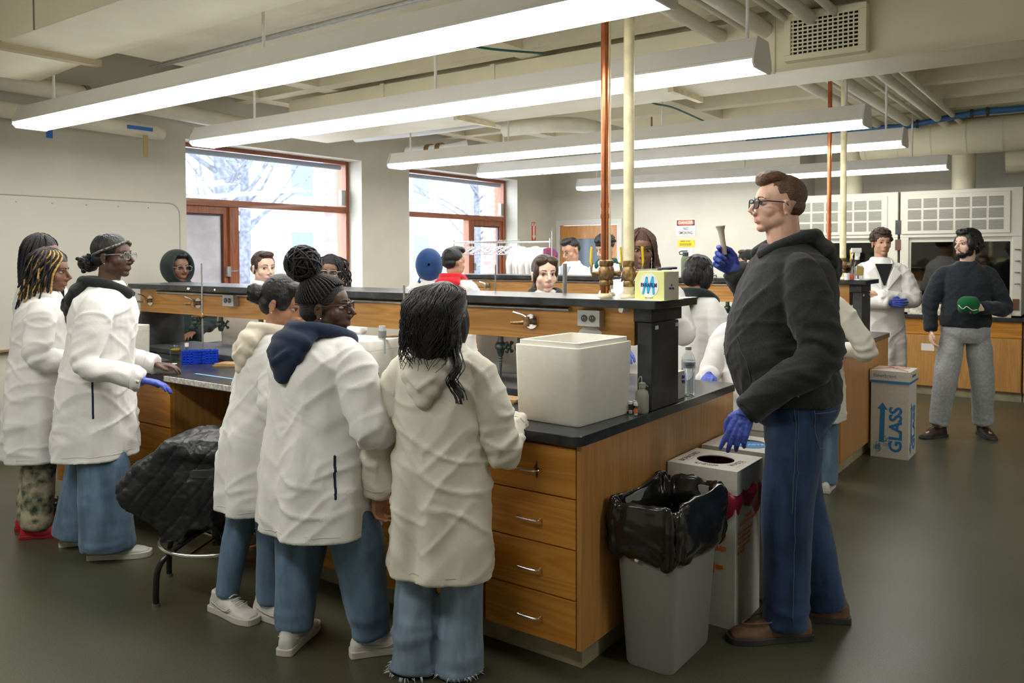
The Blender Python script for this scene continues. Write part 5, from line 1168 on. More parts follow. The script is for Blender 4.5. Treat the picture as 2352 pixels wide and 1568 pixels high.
foam_box('styrofoam box between the person with a braided bun and the long cream coat', -3.10, 2.93, .911, .34, .26, .24, R(6), lid=True)
foam_box('large styrofoam box on the far side of the second bench, right part', -2.75, 6.25, .911, .40, .30, .22, R(10), lid=True)
t = thing('tub', 'round white plastic tub behind the hanging nozzle on the far side of the bench', 'tub', (-2.74,3.72,.911))
MB().lathe([(.0,0),(.12,0),(.15,.03),(.175,.16),(.18,.26),(.186,.265),(.186,.28),(.17,.28),(.165,.16),(.14,.04),(.0,.03)],0,0,36,cap=False).build('tub_body', mat('tub_white', (.72,.70,.65), .5), t, smooth=2)
MB().tube([(.181*math.cos(a),.181*math.sin(a),.245) for a in np.linspace(0,2*PI,40,endpoint=False)], .006, 6, closed=True).build('rim_band', mat('tub_white', (.72,.70,.65), .5), t, smooth=True)
def squeeze():
    t = thing('wash_bottle', 'cloudy plastic wash bottle with a bent spout beside the upright', 'bottle', (-1.578,3.085,.911))
    MB().rings([[(x*s,y*s,z) for x,y in rrect(-.026,.026,-.022,.022,.014,4)] for z,s in ((0,.9),(.006,1),(.075,1),(.09,.85),(.098,.5),(.106,.42))]).build('bottle_body', M_cloudy, t, smooth=2)
    MB().lathe([(.011,.104),(.015,.106),(.015,.124),(.008,.128),(0,.128)],0,0,16,cap=False).build('cap', M_cloudy, t, smooth=2)
    MB().tube(spline([(0,0,.125),(-.004,0,.15),(-.014,0,.145),(-.022,0,.12)],4), .0022, 6).tube([(0,0,.126),(.028,.0,.112)], .002, 6).build('spout', M_cloudy, t, smooth=True)
squeeze()
def vial(lab, x, y, fill, band=None):
    t = thing('vial', lab, 'vial', (x,y,.911), 0, 'small sample vials')
    MB().lathe([(0,.001),(.0085,0),(.009,.002),(.009,.036),(.007,.04),(.007,.042)],0,0,16,cap=False).build('glass', M_clear, t, smooth=2)
    MB().cyl(0,0,.0015,fill,.0078,16).build('contents', M_white, t, smooth=2)
    MB().cyl(0,0,.041,.052,.0095,18).build('cap', M_white, t, smooth=2)
    if band: MB().cyl(0,0,.012,.027,.0093,18).build('label', M_orange, t, smooth=2)
vial('tallest-looking small capped vial, left of the orange-banded one', -1.606, 3.035, .014)
vial('small vial with an orange band beside the wash bottle', -1.572, 3.018, .010, 1)
vial('small capped vial farthest back, touching the styrofoam box side', -1.600, 3.065, .010)
def water():
    t = thing('water_bottle', 'clear plastic water bottle near the end of the front bench', 'bottle', (-1.60,3.60,.911))
    pr = [(0,.004),(.018,0),(.030,.004),(.0325,.012)]
    for k in range(9): pr += [(.0315,.018+k*.0115),(.0328,.0235+k*.0115)]
    pr += [(.033,.125),(.033,.165),(.030,.178),(.020,.200),(.0125,.210),(.0125,.214)]
    MB().lathe(pr,0,0,28,cap=False).build('bottle_body', M_clear, t, smooth=2)
    MB().lathe([(r*.94,z+.001) for r,z in pr if z < .17]+[(0,.168)],0,0,24,cap=False).build('water', mat('water', (.92,.95,.97), .03, trans=1, ior=1.33), t, smooth=2)
    MB().cyl(0,0,.130,.158,.0337,28).build('label', mat('label_pale_blue', (.45,.58,.68), .3, col2=(.75,.8,.84), nscale=40), t, smooth=2)
    MB().lathe([(.0145,.214),(.0150,.216),(.0150,.228),(.0135,.230),(0,.230)],0,0,20,cap=False).build('cap', M_white, t, smooth=2)
    c = t; text('label_text', 'WATER', .012, mat('navy_print',(.02,.04,.2),.5), t, (.020,-.0285,.144), (R(90),0,R(36)), xs=1)
water()
t = thing('wipes_carton', 'small white tissue-wipe carton half hidden behind the black upright', 'carton', (-1.645,3.49,.911), 0)
MB().box(-.055,.055,-.05,.05,0,.125).build('carton_body', M_paper, t, bevel=.001)
text('print', 'Deli\nWip', .022, mat('navy_print',(.02,.04,.2),.5), t, (.0556,.030,.085), RE, xs=.9, bold=.0006)
# box of sealing film on the shelf
t = thing('film_box', 'pale yellow dispenser box with a round blue-lettered badge on the near shelf', 'box', (-1.572,3.205,1.381), R(-12))
w, h, d = .158, .124, .10
MB().prism([(-w/2,0),(w/2,0),(w/2,h*.97),(-w/2+.022,h),(-w/2,h*.70)], -d/2, d/2, 'y').build('box_body', mat('film_yellow', (.72,.74,.30), .5), t, bevel=.0015)
MB().prism([(-d/2+.001,.002),(d/2-.001,.002),(d/2-.001,h*.97),(-d/2+.022,h*.95),(-d/2+.001,h*.72)], w/2-.0005, w/2+.0008, 'x').build('side_panel', mat('film_side', (.60,.58,.45), .6), t)
bd = MB().tube([(0,-d/2-.0002,h*.50),(0,-d/2-.0012,h*.50)], .052, 40).build('badge', M_paper, t, smooth=2)
mm = MB()
for a, b_ in (((-.030,-.034),(-.012,.030)),((-.012,.030),(-.004,-.030)),((-.004,-.030),(.020,.032)),((.020,.032),(.026,-.034))): mm.tube([(a[0],-d/2-.0016,h*.5+a[1]),(b_[0],-d/2-.0016,h*.5+b_[1])], .0062, 10, flat=.12, up=(0,1,0)).tube([(a[0],-d/2-.0010,h*.5+a[1]),(a[0],-d/2-.0020,h*.5+a[1])], .0062, 16).tube([(b_[0],-d/2-.0010,h*.5+b_[1]),(b_[0],-d/2-.0020,h*.5+b_[1])], .0062, 16)
mm.build('emblem', mat('sky_blue', (.02,.42,.75), .5), bd)
text('lettering', 'PARAFILM', .0235, mat('navy_print',(.02,.04,.2),.5), bd, (0,-d/2-.0026,h*.5), RX, xs=.82, bold=.0007)
text('side_lettering', 'M\nPM-996', .014, mat('navy_print',(.02,.04,.2),.5), t, (w/2+.0012,.0,h*.45), RE, xs=.8, bold=.0002)
text('footer', '4 IN. X 125 FT.', .008, M_grey, bd, (0,-d/2-.0006,.008), RX, xs=.9)
t = thing('scissors', 'dark scissors lying on top of the pale yellow dispenser box', 'scissors', (-1.572,3.20,1.506), R(-8))
MB().tube([(-.10,0,.0),(.02,.0,.004)], .003, 6, flat=.5).tube([(-.10,.004,.002),(.02,.008,.006)], .003, 6, flat=.5).build('blades', M_steel, t)
MB().tube(spline([(.015,-.005,.006),(.05,-.02,.008),(.085,-.012,.008),(.06,.0,.008),(.02,.0,.006)],4), .005, 8).tube(spline([(.015,.005,.006),(.05,.03,.010),(.085,.025,.010),(.06,.008,.009),(.02,.006,.006)],4), .005, 8).build('handles', mat('navy_plastic', (.01,.015,.05), .4), t, smooth=True)
tag(MB().prism([(-1.72,3.13),(-1.50,3.10),(-1.49,3.30),(-1.66,3.35)], 1.3803, 1.3812).build('paper_sheet', M_paper), 'white paper sheet under the pale yellow dispenser box, overhanging the shelf end', 'paper')
# blue rack and neighbours
t = thing('tube_rack', 'bright blue perforated test tube rack on the left part of the front bench', 'rack', (-4.545,2.95,.911), R(52))
M_rack = mat('rack_blue', (.005,.05,.62), .35)
mb = MB(); L, Dp, Hh = .20, .075, .080
for y in (-Dp/2, Dp/2):
    xs = np.linspace(-L/2, L/2, 19); 
    for i in range(0, 19, 2): mb.box(xs[i]-.0042, xs[i]+.0042, y-.0015, y+.0015, 0, Hh)
    for z in (0,.016,.032,.048,.064): mb.box(-L/2, L/2, y-.0015, y+.0015, z, z+.010)
    mb.box(-.03,.03,y-.0015,y+.0015,0,Hh)
for x in (-L/2, L/2):
    mb.box(x-.0015,x+.0015,-Dp/2,Dp/2,0,.02).box(x-.0015,x+.0015,-Dp/2,Dp/2,.03,.045).box(x-.0015,x+.0015,-Dp/2,Dp/2,.055,Hh+.004)
    for y in np.linspace(-Dp/2,Dp/2,5): mb.box(x-.0015,x+.0015,y-.005,y+.005,0,Hh)
for y in np.linspace(-Dp/2,Dp/2,6): mb.box(-L/2,L/2,y-.004,y+.004,Hh-.004,Hh)
for x in np.linspace(-L/2,L/2,11): mb.box(x-.005,x+.005,-Dp/2,Dp/2,Hh-.004,Hh)
mb.box(-L/2,L/2,-Dp/2,Dp/2,0,.003); mb.build('rack_body', M_rack, t)
t = thing('test_tube', 'white-capped tube standing in the left end of the blue rack', 'tube', (-4.60,2.895,.915)); MB().cyl(0,0,0,.10,.008,16).build('tube_body', M_clear, t, smooth=2); MB().cyl(0,0,.10,.122,.012,18).build('cap', M_white, t, smooth=2)
t = thing('beaker', 'clear beaker with yellow liquid left of the blue rack', 'beaker', (-4.80,2.94,.911))
MB().lathe([(0,.003),(.030,0),(.033,.004),(.033,.09),(.036,.094),(.034,.094),(.031,.088),(.031,.006)],0,0,28,cap=False).build('glass', M_clear, t, smooth=2); MB().lathe([(0,.066),(.026,.062),(.030,.070),(.030,.072),(0,.071)],0,0,24,cap=False).build('liquid', mat('yellow_liquid', (.75,.5,.02), .2), t, smooth=2)
tag(MB().lathe([(0,.0),(.020,.001),(.026,.008),(.024,.008),(.018,.003),(0,.003)],0,0,24,cap=False).build('weighing_dish', M_white, loc=(-4.60,2.80,.911), smooth=2), 'small white dish in front of the blue rack', 'dish')
tag(blob('cloth_rag', MB().ell((0,0,.004),(.09,.045,.012),16,8).ell((-.05,.02,.006),(.05,.03,.012),12,8), .006, mat('rag_dark', (.03,.035,.04), .8), None, 2, disp=lambda co,no:.004*ridged(co,(25,25,25),3), loc=(-4.84,2.85,.911)), 'crumpled dark rag beside the beaker', 'cloth')
def card(lab, x, y, z0, rot):
    t = thing('cardboard_pad', lab, 'cardboard', (x,y,z0), rot, 'brown cardboard pads'); m = mat('cardboard', (.42,.27,.13), .8, noise=.1)
    b = MB(); b.prism([(-.08,-.06),(.08,-.05),(.085,.05),(-.075,.06)], 0, .008); b.build('lower_sheet', m, t); MB().prism([(-.07,-.055),(.09,-.05),(.08,.04),(-.06,.055)], .0085, .017).build('upper_sheet', m, t)
card('brown cardboard pads right of the blue rack', -4.30, 2.99, .911, R(25)); card('brown cardboard pads left of the big styrofoam box', -2.22, 2.98, .911, R(5))
def stand(lab, x, y, top, z0=.911, r=.0055, rot=0, clamp=None, base=True):
    t = thing('ring_stand', lab, 'stand', (x,y,z0), rot, 'laboratory support stands')
    if base: MB().box(-.06,.06,-.05,.10,0,.012).build('base_plate', M_blackm, t, bevel=.003)
    MB().cyl(0,0,.012 if base else 0,top-z0,r,12).build('rod', M_steel, t, smooth=2)
    if clamp:
        z = clamp-z0; MB().tube([(0,0,z),(-.03,-.004,z),(-.10,-.01,z-.004)], [.008,.006,.005], 8).ell((0,0,z), (.013,.013,.016), 10, 8).tube(spline([(0,0,z+.01),(.018,-.012,z+.02),(.026,-.012,z+.008)],3), .004, 6).build('clamp', M_brass, t, smooth=2)
    return t
stand('support stand behind the blue rack at the left of the front bench', -4.66, 3.045, 1.527, clamp=1.19)
st2 = stand('support stand with a clamped tube left of the long cream coat', -2.84, 2.98, 1.424, clamp=1.17, rot=R(20))
MB().tube([(-.115,-.012,.17),(-.115,-.012,.31)], .017, 14).build('clamped_tube', mat('pale_tube', (.62,.70,.72), .3, trans=.3), st2, smooth=2); MB().tube([(-.115,-.012,.25),(-.115,-.012,.285)], .021, 14).build('rubber_stopper', mat('stopper_grey',(.2,.2,.19),.7), st2, smooth=2)
stand('thick grey support rod right of the person with dark hair pulled back', -2.30, 3.62, 1.528, r=.011); stand('thin support rod behind the shelf by the red hood', -2.74, 3.60, 1.52, r=.004)
stand('tall dark support rod on the second bench left of the door', -4.55, 6.92, 1.82, r=.006)
t = thing('jar', 'white-lidded jar of bright green liquid between two white coats', 'jar', (-2.905,2.83,.911))
MB().cyl(0,0,.0,.09,.026,24).build('jar_body', mat('green_liquid', (.03,.62,.05), .15, trans=.2), t, smooth=2); MB().cyl(0,0,.09,.118,.028,24).build('lid', M_white, t, smooth=2)
tag(blob('folded_jacket', MB().ell((0,0,.07),(.17,.09,.075),20,12).ell((.06,.02,.12),(.11,.07,.07),16,10).ell((-.10,0,.06),(.10,.08,.05),16,10), .010, M_hoodn, None, 2, disp=lambda co,no:.014*ridged(co,(10,10,10),3)+.006*ridged(co,(24,24,24),5), loc=(-3.28,3.74,.911)), 'crumpled dark navy jacket lying on the far side of the bench', 'jacket')
tag(MB().lathe([(0,0),(.02,0),(.022,.03),(.022,.05),(0,.05)],0,0,16,cap=False).build('tape_roll', M_white, loc=(-1.60,6.47,1.381), smooth=2), 'small white cap on the second shelf by the spray bottle', 'cap')
tag(MB().lathe([(0,0),(.02,0),(.024,.02),(.02,.045),(0,.045)],0,0,16,cap=False).build('bottle_cap', mat('coral_plastic', (.8,.15,.12), .4), loc=(-1.585,6.52,1.381), smooth=2), 'coral red cap on the second shelf by the spray bottle', 'cap')
t = thing('spray_bottle', 'clear spray bottle with a white trigger on the second shelf', 'bottle', (-1.575,6.66,1.381), R(36))
MB().lathe([(0,.0),(.042,0),(.046,.01),(.045,.07),(.040,.10),(.018,.135),(.015,.15)],0,0,28,cap=False).build('bottle_body', M_clear, t, smooth=2)
MB().lathe([(0,.002),(.043,.004),(.043,.10),(0,.10)],0,0,24,cap=False).build('liquid', mat('water', (.92,.95,.97), .03, trans=1), t, smooth=2)
h_ = MB().cyl(0,0,.15,.175,.018,18).box(-.045,.03,-.012,.012,.205,.24).box(-.015,.02,-.011,.011,.175,.21).build('spray_head', M_white, t, bevel=.003); MB().tube([(-.03,0,.205),(-.04,0,.175),(-.035,0,.155)], .006, 8).build('trigger', M_white, h_, smooth=True)
MB().prism([(-.03,.03),(.03,.03),(.035,.09),(-.02,.11)], -.0466, -.0458, 'y').build('label', mat('label_tan', (.45,.33,.12), .6), t)
t = thing('thermos', 'olive green steel flask with a black loop lid on the second shelf', 'flask', (-2.99,6.66,1.381))
MB().lathe([(0,0),(.036,0),(.038,.005),(.038,.155),(.030,.175),(.024,.182)],0,0,28,cap=False).build('flask_body', mat('flask_olive', (.09,.13,.06), .4), t, smooth=2)
MB().lathe([(.024,.18),(.026,.184),(.026,.215),(0,.218)],0,0,24,cap=False).build('lid', M_blackm, t, smooth=2); MB().tube([(.02,0,.226),(-.03,-.01,.226),(-.052,-.016,.215),(-.045,-.014,.196),(-.024,-.008,.196)], .006, 8).build('loop', M_blackm, t, smooth=True)
# ------------------------------------------------------------------ bins and cartons on the floor
M_cart = mat('white_carton', (.60,.575,.51), .75, noise=.03, nscale=40, bump=.08, bscale=150)
def waste_box(lab, x0, x1, y0, y1, h, hole=True, lidh=.10, lid_m=None):
    t = thing('waste_carton', lab, 'carton', ((x0+x1)/2, (y0+y1)/2, 0), 0, 'tall lidded waste cartons'); w, d = (x1-x0)/2, (y1-y0)/2
    MB().box(-w+.008,w-.008,-d+.008,d-.008,.0,h-.006).build('carton_body', M_cart, t, bevel=.002) if not hole else None
    if hole:
        mb = MB(); o = rrect(-w+.008,w-.008,-d+.008,d-.008,.003,1); i = rrect(-w+.013,w-.013,-d+.013,d-.013,.003,1)
        mb.rings([[(p[0],p[1],.01) for p in i],[(p[0],p[1],0) for p in o],[(p[0],p[1],h-.006) for p in o],[(p[0],p[1],h-.006) for p in i],[(p[0],p[1],.01) for p in i]], cap=False); mb.f.append(tuple(range(len(o)))); mb.build('carton_body', M_cart, t)
        MB().rings([[(p[0]*.97,p[1]*.97,.30) for p in i],[(p[0]*.97,p[1]*.97,h-.01) for p in i]], cap=False).box(-w*.9,w*.9,-d*.9,d*.9,.29,.30).build('red_liner', mat('red_liner', (.12,.005,.015), .35), t)
    # lid with an oval hole
    n = 40; ov = [(w*.52*math.cos(2*PI*k/n), d*.50*math.sin(2*PI*k/n)) for k in range(n)]
    sq = []
    for k in range(n):
        c, s_ = math.cos(2*PI*k/n), math.sin(2*PI*k/n); q = max(abs(c), abs(s_)); sq.append((w*c/q, d*s_/q))
    mb = MB()
    if hole: mb.rings([[(p[0],p[1],h-.004) for p in ov],[(p[0],p[1],h) for p in ov],[(p[0],p[1],h) for p in sq],[(p[0],p[1],h-lidh) for p in sq],[(p[0]*.985,p[1]*.985,h-lidh) for p in sq],[(p[0]*.985,p[1]*.985,h-.004) for p in sq],[(p[0],p[1],h-.004) for p in ov]], cap=False)
    else: mb.box(-w,w,-d,d,h-lidh,h)
    lid = mb.build('lid', M_cart, t)
    if hole: MB().prism([(w*.52*math.cos(a), d*.50*math.sin(a)) for a in np.linspace(PI*.62,PI*1.38,16)], h-.085, h-.08).build('flap', M_cart, lid)
    return t, w, d, lid
bio, w, d, lid = waste_box('white biohazard waste carton with orange print and a red bag under its lid', -1.549, -1.235, 3.27, 3.58, .672)
def on_front(par, name, body, size, m, x, z, w_=None, xs=1, bold=.0, rot=0, align='CENTER'): return text(name, body, size, m, par, (x, -d+.0072, z), (R(90), R(rot), 0), .0005, xs, bold, align)
# trefoil
tr = MB()
def arcband(mb, cx, cz, r, wd0, a0, a1, y, thick=.0006, n=26, wd1=None):
    P0, P1 = [], []
    for k in range(n+1):
        t_ = k/n; a = R(a0+(a1-a0)*t_); wv = wd0*(math.sin(PI*t_)**.6 if wd1 else 1)+.0006
        P0.append((cx+(r-wv/2)*math.cos(a), cz+(r-wv/2)*math.sin(a))); P1.append((cx+(r+wv/2)*math.cos(a), cz+(r+wv/2)*math.sin(a)))
    pts = P0+P1[::-1]
    k0 = len(mb.v); m_ = len(P0)
    mb.v += [(p[0],y,p[1]) for p in P0]+[(p[0],y,p[1]) for p in P1]
    mb.f += [(k0+i,k0+i+1,k0+m_+i+1,k0+m_+i) for i in range(m_-1)]
s_ = 1.0; cx, cz = .055, .405; yf = -d+.0068
for k in range(3):
    a = 90+120*k; px_, pz_ = cx+.024*math.cos(R(a)), cz+.024*math.sin(R(a)); arcband(tr, px_, pz_, .024, .011, a+180-138+360, a+180+138+0-360+360, yf, wd1=1) if 0 else arcband(tr, px_, pz_, .026, .012, a-145, a+145, yf, wd1=1)
arcband(tr, cx, cz, .0225, .006, 0, 360, yf-.0002); tr.build('trefoil', M_orange, bio)
on_front(bio, 'print_biohazard', 'BIOHAZARD', .028, M_orange, .045, .335, xs=.82, bold=.0006); on_front(bio, 'print_brand', 'n-', .115, M_orange, .052, .265, xs=.95, bold=.003); on_front(bio, 'print_brand', 'n', .115, M_orange, .010, .095, xs=.95, bold=.003); on_front(bio, 'print_brand', 'o', .115, M_orange, -.028, .185, xs=.95, bold=.003)
text('print_caution', 'CAUTION\nDO NOT REUSE THIS BOX', .021, M_orange, bio, (w-.0075, 0.0, .445), RE, .0005, .80, .0006)
text('print_caution', 'Seal top before disposal.\nPlace bag liner inside\ncover. Contents must\ninclude proper label\nfor disposal.', .0205, M_orange, bio, (w-.0075, -d+.03, .36), RE, .0005, .86, .0003, 'LEFT')
text('handwriting', 'BIOHAZARD', .038, M_ink, lid, (-.115, -.01, .6724), (0,0,R(90)), .0003, .9); text('handwriting', 'WASTE', .038, M_ink, lid, (.105,-.02,.6724), (0,0,R(80)), .0003, .9)
text('handwriting', 'GLOVES TUBES\nPLATES ONLY', .016, M_ink, lid, (.0,-.105,.6724), (0,0,0), .0003); MB().box(-.093,-.0915,-.10,.08,.6721,.6726).box(.128,.1295,-.09,.04,.6721,.6726).build('underline', M_red, lid)
rb = MB(); N = 64
def ringz(s0, z0, ampz, sd): return [(( w+s0+.010*math.sin(7*a+sd))*max(-1,min(1,1.25*math.cos(a))), (d+s0+.010*math.sin(5*a+sd))*max(-1,min(1,1.25*math.sin(a))), z0+ampz*math.sin(4*a+sd)+.010*math.sin(11*a)) for a in np.linspace(0,2*PI,N,endpoint=False)]
rb.rings([ringz(-.004,.580,0,0), ringz(.010,.572,.004,1), ringz(.016,.545,.012,2), ringz(.008,.505,.024,2.4), ringz(-.003,.478,.032,2.6)], cap=False)
rb.build('bag_skirt', mat('red_bag', (.33,.015,.05), .3, trans=.15, noise=.2, nscale=12), bio, smooth=True)
b2, w, d, lid = waste_box('second waste carton behind the biohazard one, with a blue round sticker on its lid', -1.549, -1.215, 3.64, 3.95, .676)
MB().cyl(.03,-.03,.6765,.678,.07,36).build('sticker', M_bprint, lid); text('sticker_print', 'WASTE', .035, M_paper, lid, (.03,-.03,.6783), (0,0,R(30)), .0003)
b3, w, d, lid = waste_box('tallest white carton, third in line behind the man in the hoodie', -1.50, -1.21, 3.99, 4.27, .80, hole=False)
gb, w, d, lid = waste_box('white broken-glass carton with a big blue arrow at the end of the second bench', -1.502, -1.215, 6.785, 7.10, .675, hole=False, lidh=.085)
MB().box(-w-.001,w+.001,-d-.001,d+.001,.583,.60).build('blue_band', M_bprint, lid)
for rot, cx, fx in ((0, 0, 0), (1, 0, 0)):
    P_ = (lambda u, z: (u, -d+.0068, z)) if rot == 0 else (lambda u, z: (w-.0068, u, z))
    a_ = MB(); pts = [(-.075,.12),(-.038,.12),(-.032,.375),(-.012,.372),(-.050,.43),(-.088,.378),(-.068,.376)]
    a_.add([P_(u,z) for u,z in pts], [tuple(range(7))]); a_.build('arrow', M_bprint, gb)
    tx = text('print_glass', 'GLASS', .125, M_bprint, gb, P_(.048,.225), (R(90), R(-90) if rot == 0 else 0, 0) if rot == 0 else (0,0,0), .0004, 1.0, .004)
    if rot == 0: tx.matrix_local = Matrix.Translation(P_(.048,.225)) @ Matrix(((0,-1,0),(0,0,-1),(1,0,0))).to_4x4() 
    else: tx.matrix_local = Matrix.Translation(P_(.048,.225)) @ Matrix(((0,0,1),(0,-1,0),(1,0,0))).to_4x4()
    sh = MB(); rn = random.Random(4)
    for k in range(9):
        u, z, a = rn.uniform(-.10,-.01), rn.uniform(.05,.16), rn.uniform(0,3.1); q = [(u+rn.uniform(.012,.03)*math.cos(a+b), z+rn.uniform(.012,.035)*math.sin(a+b)) for b in (0,1.4,3.0,4.6)]
        for i in range(4):
            qa, qb = q[i], q[(i+1)%4]; sh.tube([P_(*qa), P_(*qb)], .0013, 4)
    sh.build('drawn_shards', M_bprint, gb)
text('brand_print', 'fisherbrand', .040, mat('grey_print', (.12,.14,.17), .6), lid, (-.035,-d-.001,.636), RX, .0004, .9)
text('brand_print', 'fisherbrand', .034, mat('grey_print', (.12,.14,.17), .6), lid, (w+.001,0,.636), RE, .0004, .9)
rbz = MB()
for p in ([(-w,-d+.02,.68),(-.05,-.02,.682),(.10,.08,.681)], [(-.06,.12,.68),(.0,.02,.684),(w-.02,-d+.03,.68)]): rbz.tube(spline(p,4), .006, 6, flat=.3)
rbz.build('red_tape', M_red, lid)
# trash can
t = thing('trash_can', 'grey plastic waste bin with a black bag folded over its rim', 'trash can', (-1.395,2.955,0), 0)
def rr_(w,d,r,z,n=5): return [(p[0],p[1],z) for p in rrect(-w/2,w/2,-d/2,d/2,r,n)]
MB().rings([rr_(.19,.36,.035,0),rr_(.20,.372,.038,.012),rr_(.262,.455,.045,.60),rr_(.268,.462,.045,.62),rr_(.255,.45,.045,.62),rr_(.19,.36,.035,.02)], cap=False).build('bin_body', mat('bin_grey', (.27,.28,.26), .5, bump=.06, bscale=300), t, smooth=2)
M_bag = mat('black_bag', (.010,.010,.009), .22, bump=.5, bscale=10, coat=.4)
bb = MB(); rs = []
def bagring(w,d,z,amp,zs,sd):
    pts = []
    base = rr_(w,d,.06,z,12); m_ = len(base)
    for i, p in enumerate(base):
        a = 2*PI*i/m_; f = 1+amp*(math.sin(13*a+sd)+.6*math.sin(29*a+sd*2)+.5*math.sin(7*a-sd)); pts.append((p[0]*f,p[1]*f,p[2]+zs*(math.sin(5*a+sd)+.4*math.sin(17*a))))
    return pts
for k,(w_,d_,z_,am,zs,sd) in enumerate(((.02,.04,.12,.05,0,0),(.18,.34,.15,.03,.004,.3),(.225,.40,.35,.03,.004,.8),(.235,.42,.52,.025,.004,1.2),(.248,.440,.60,.018,.006,1.5),(.272,.470,.645,.012,.008,1.7),(.292,.492,.635,.012,.008,1.9),(.300,.500,.58,.016,.006,2.3),(.308,.508,.52,.020,.006,3.0),(.296,.494,.46,.018,.010,3.6),(.262,.455,.425,.012,.014,3.9))): bb.rings  and rs.append(bagring(w_,d_,z_,am,zs,sd))
bb.rings(rs, cap=False); 
bo = bb.build('bin_liner', M_bag, t, smooth=True); sd_ = bo.modifiers.new('s','SUBSURF'); sd_.levels = sd_.render_levels = 2
dg = bpy.context.evaluated_depsgraph_get(); me = bpy.data.meshes.new_from_object(bo.evaluated_get(dg)); bo.modifiers.clear(); bo.data = me; me.name = 'bin_liner'
n_ = len(me.vertices); co = np.empty(n_*3); me.vertices.foreach_get('co', co); co = co.reshape(-1,3); no = np.empty(n_*3); me.vertices.foreach_get('normal', no); no = no.reshape(-1,3)
k_ = ss(co[:,2], .34, .46); th_ = np.arctan2(co[:,1], co[:,0])
dd_ = .010*ridged(co+.06*vnoise(co*7,2)[:,None], (11,11,8), 3)+.006*ridged(co+.03*vnoise(co*15,3)[:,None], (24,24,14), 5)+.003*ridged(co, (55,55,40), 6)
co = co+no*(dd_*(.4+.6*k_))[:,None]; co[:,2] += .022*vnoise(np.stack([np.cos(th_)*1.6, np.sin(th_)*1.6, th_*0], 1), 8)*k_; me.vertices.foreach_set('co', co.ravel()); me.update()
tag(MB().ell((0,0,0),(.010,.008,.008),12,8).build('cotton_ball', M_white, loc=(-1.415,2.727,.43), smooth=True), 'tiny white fluff stuck under the bag on the front of the waste bin', 'cotton')
# ------------------------------------------------------------------ stool with a quilted jacket
t = thing('lab_stool', 'black five-legged lab stool with a chrome foot ring beneath the quilted jacket', 'stool', (-3.42,2.30,0))
M_blk = mat('black_enamel', (.012,.012,.013), .25)
for k in range(5):
    a = R(-94+72*k); c, s_ = math.cos(a), math.sin(a)
    MB().tube(spline([(c*.03,s_*.03,.30),(c*.14,s_*.14,.265),(c*.25,s_*.25,.215),(c*.295,s_*.295,.16),(c*.305,s_*.305,.06),(c*.305,s_*.305,.012)],5), .0135, 12).build('leg', M_blk, t, smooth=2)
    MB().cyl(c*.305,s_*.305,0,.014,.017,14).build('glide', M_steel, t.children[-1] if t.children and t.children[-1].name.startswith('leg') else t, smooth=2)
MB().tube([(.255*math.cos(a),.255*math.sin(a),.235) for a in np.linspace(0,2*PI,64,endpoint=False)], .0105, 12, closed=True).build('foot_ring', M_chrome, t, smooth=2)
MB().tube([(0,0,.235),(-.25,0.0,.235)], .009, 10).tube([(0,0,.235),(.13,.22,.235)], .009, 10).tube([(0,0,.235),(.12,-.22,.235)], .009, 10).build('ring_spoke', M_chrome, t, smooth=2)
MB().cyl(0,0,.20,.56,.028,20).build('column', M_blk, t, smooth=2); MB().cyl(0,0,.53,.55,.12,28).build('seat_plate', M_blk, t, smooth=2); MB().lathe([(0,.55),(.17,.55),(.185,.565),(.185,.60),(.17,.615),(0,.618)],0,0,36,cap=False).build('seat', M_blackm, t, smooth=2)
U = Vector((-.808,-.589,0)); V = Vector((-.589,.808,0))
def UP(u, v, z): p = U*u+V*v; return (p.x, p.y, z)
q = MB(); out = [(-.20,.72),(-.07,.735),(.08,.728),(.20,.690),(.30,.610),(.392,.525),(.36,.455),(.28,.375),(.205,.33),(.205,.262),(.10,.250),(.085,.315),(.0,.325),(-.04,.33),(-.05,.50),(-.20,.56)]
for v0, v1, sh in ((-.17,-.07,.0),(-.07,.05,.04),(.05,.16,.10)):
    pts = [(u-sh*max(0,u)*1.2, z+sh*(.74-z)*.9) for u,z in out]; n_ = len(pts)
    q.add([UP(u,v0,z) for u,z in pts]+[UP(u,v1,z) for u,z in pts], [tuple(range(n_)), tuple(range(n_,2*n_))[::-1]]+[(i,(i+1)%n_,n_+(i+1)%n_,n_+i) for i in range(n_)])
q.ell((0,0,.675), (.21,.21,.07), 24, 14)
Un, Vn = np.array(U), np.array(V)
def quilt(co, no):
    u = co @ Un; z = co[:,2]; wv = .02*vnoise(co*7, 2)
    a = np.abs(np.sin((u*1.0+z*.8+wv)*PI/.085)); b_ = np.abs(np.sin((u*.8-z*1.0+wv)*PI/.11))
    return -.009*np.exp(-(a/.13)**2)-.004*np.exp(-(b_/.13)**2)+.022*vnoise(co*8, 4)+.018*ridged(co+.05*vnoise(co*5,9)[:,None],(7,7,3),6)+.004*ridged(co,(30,30,30),7)
jk = blob('quilted_jacket', q, .009, mat('jacket_nylon', (.018,.019,.024), .38, bump=.3, bscale=60), None, 7, disp=quilt, loc=(-3.42,2.30,0)); tag(jk, 'dark quilted jacket draped over the stool between the coated students', 'jacket')
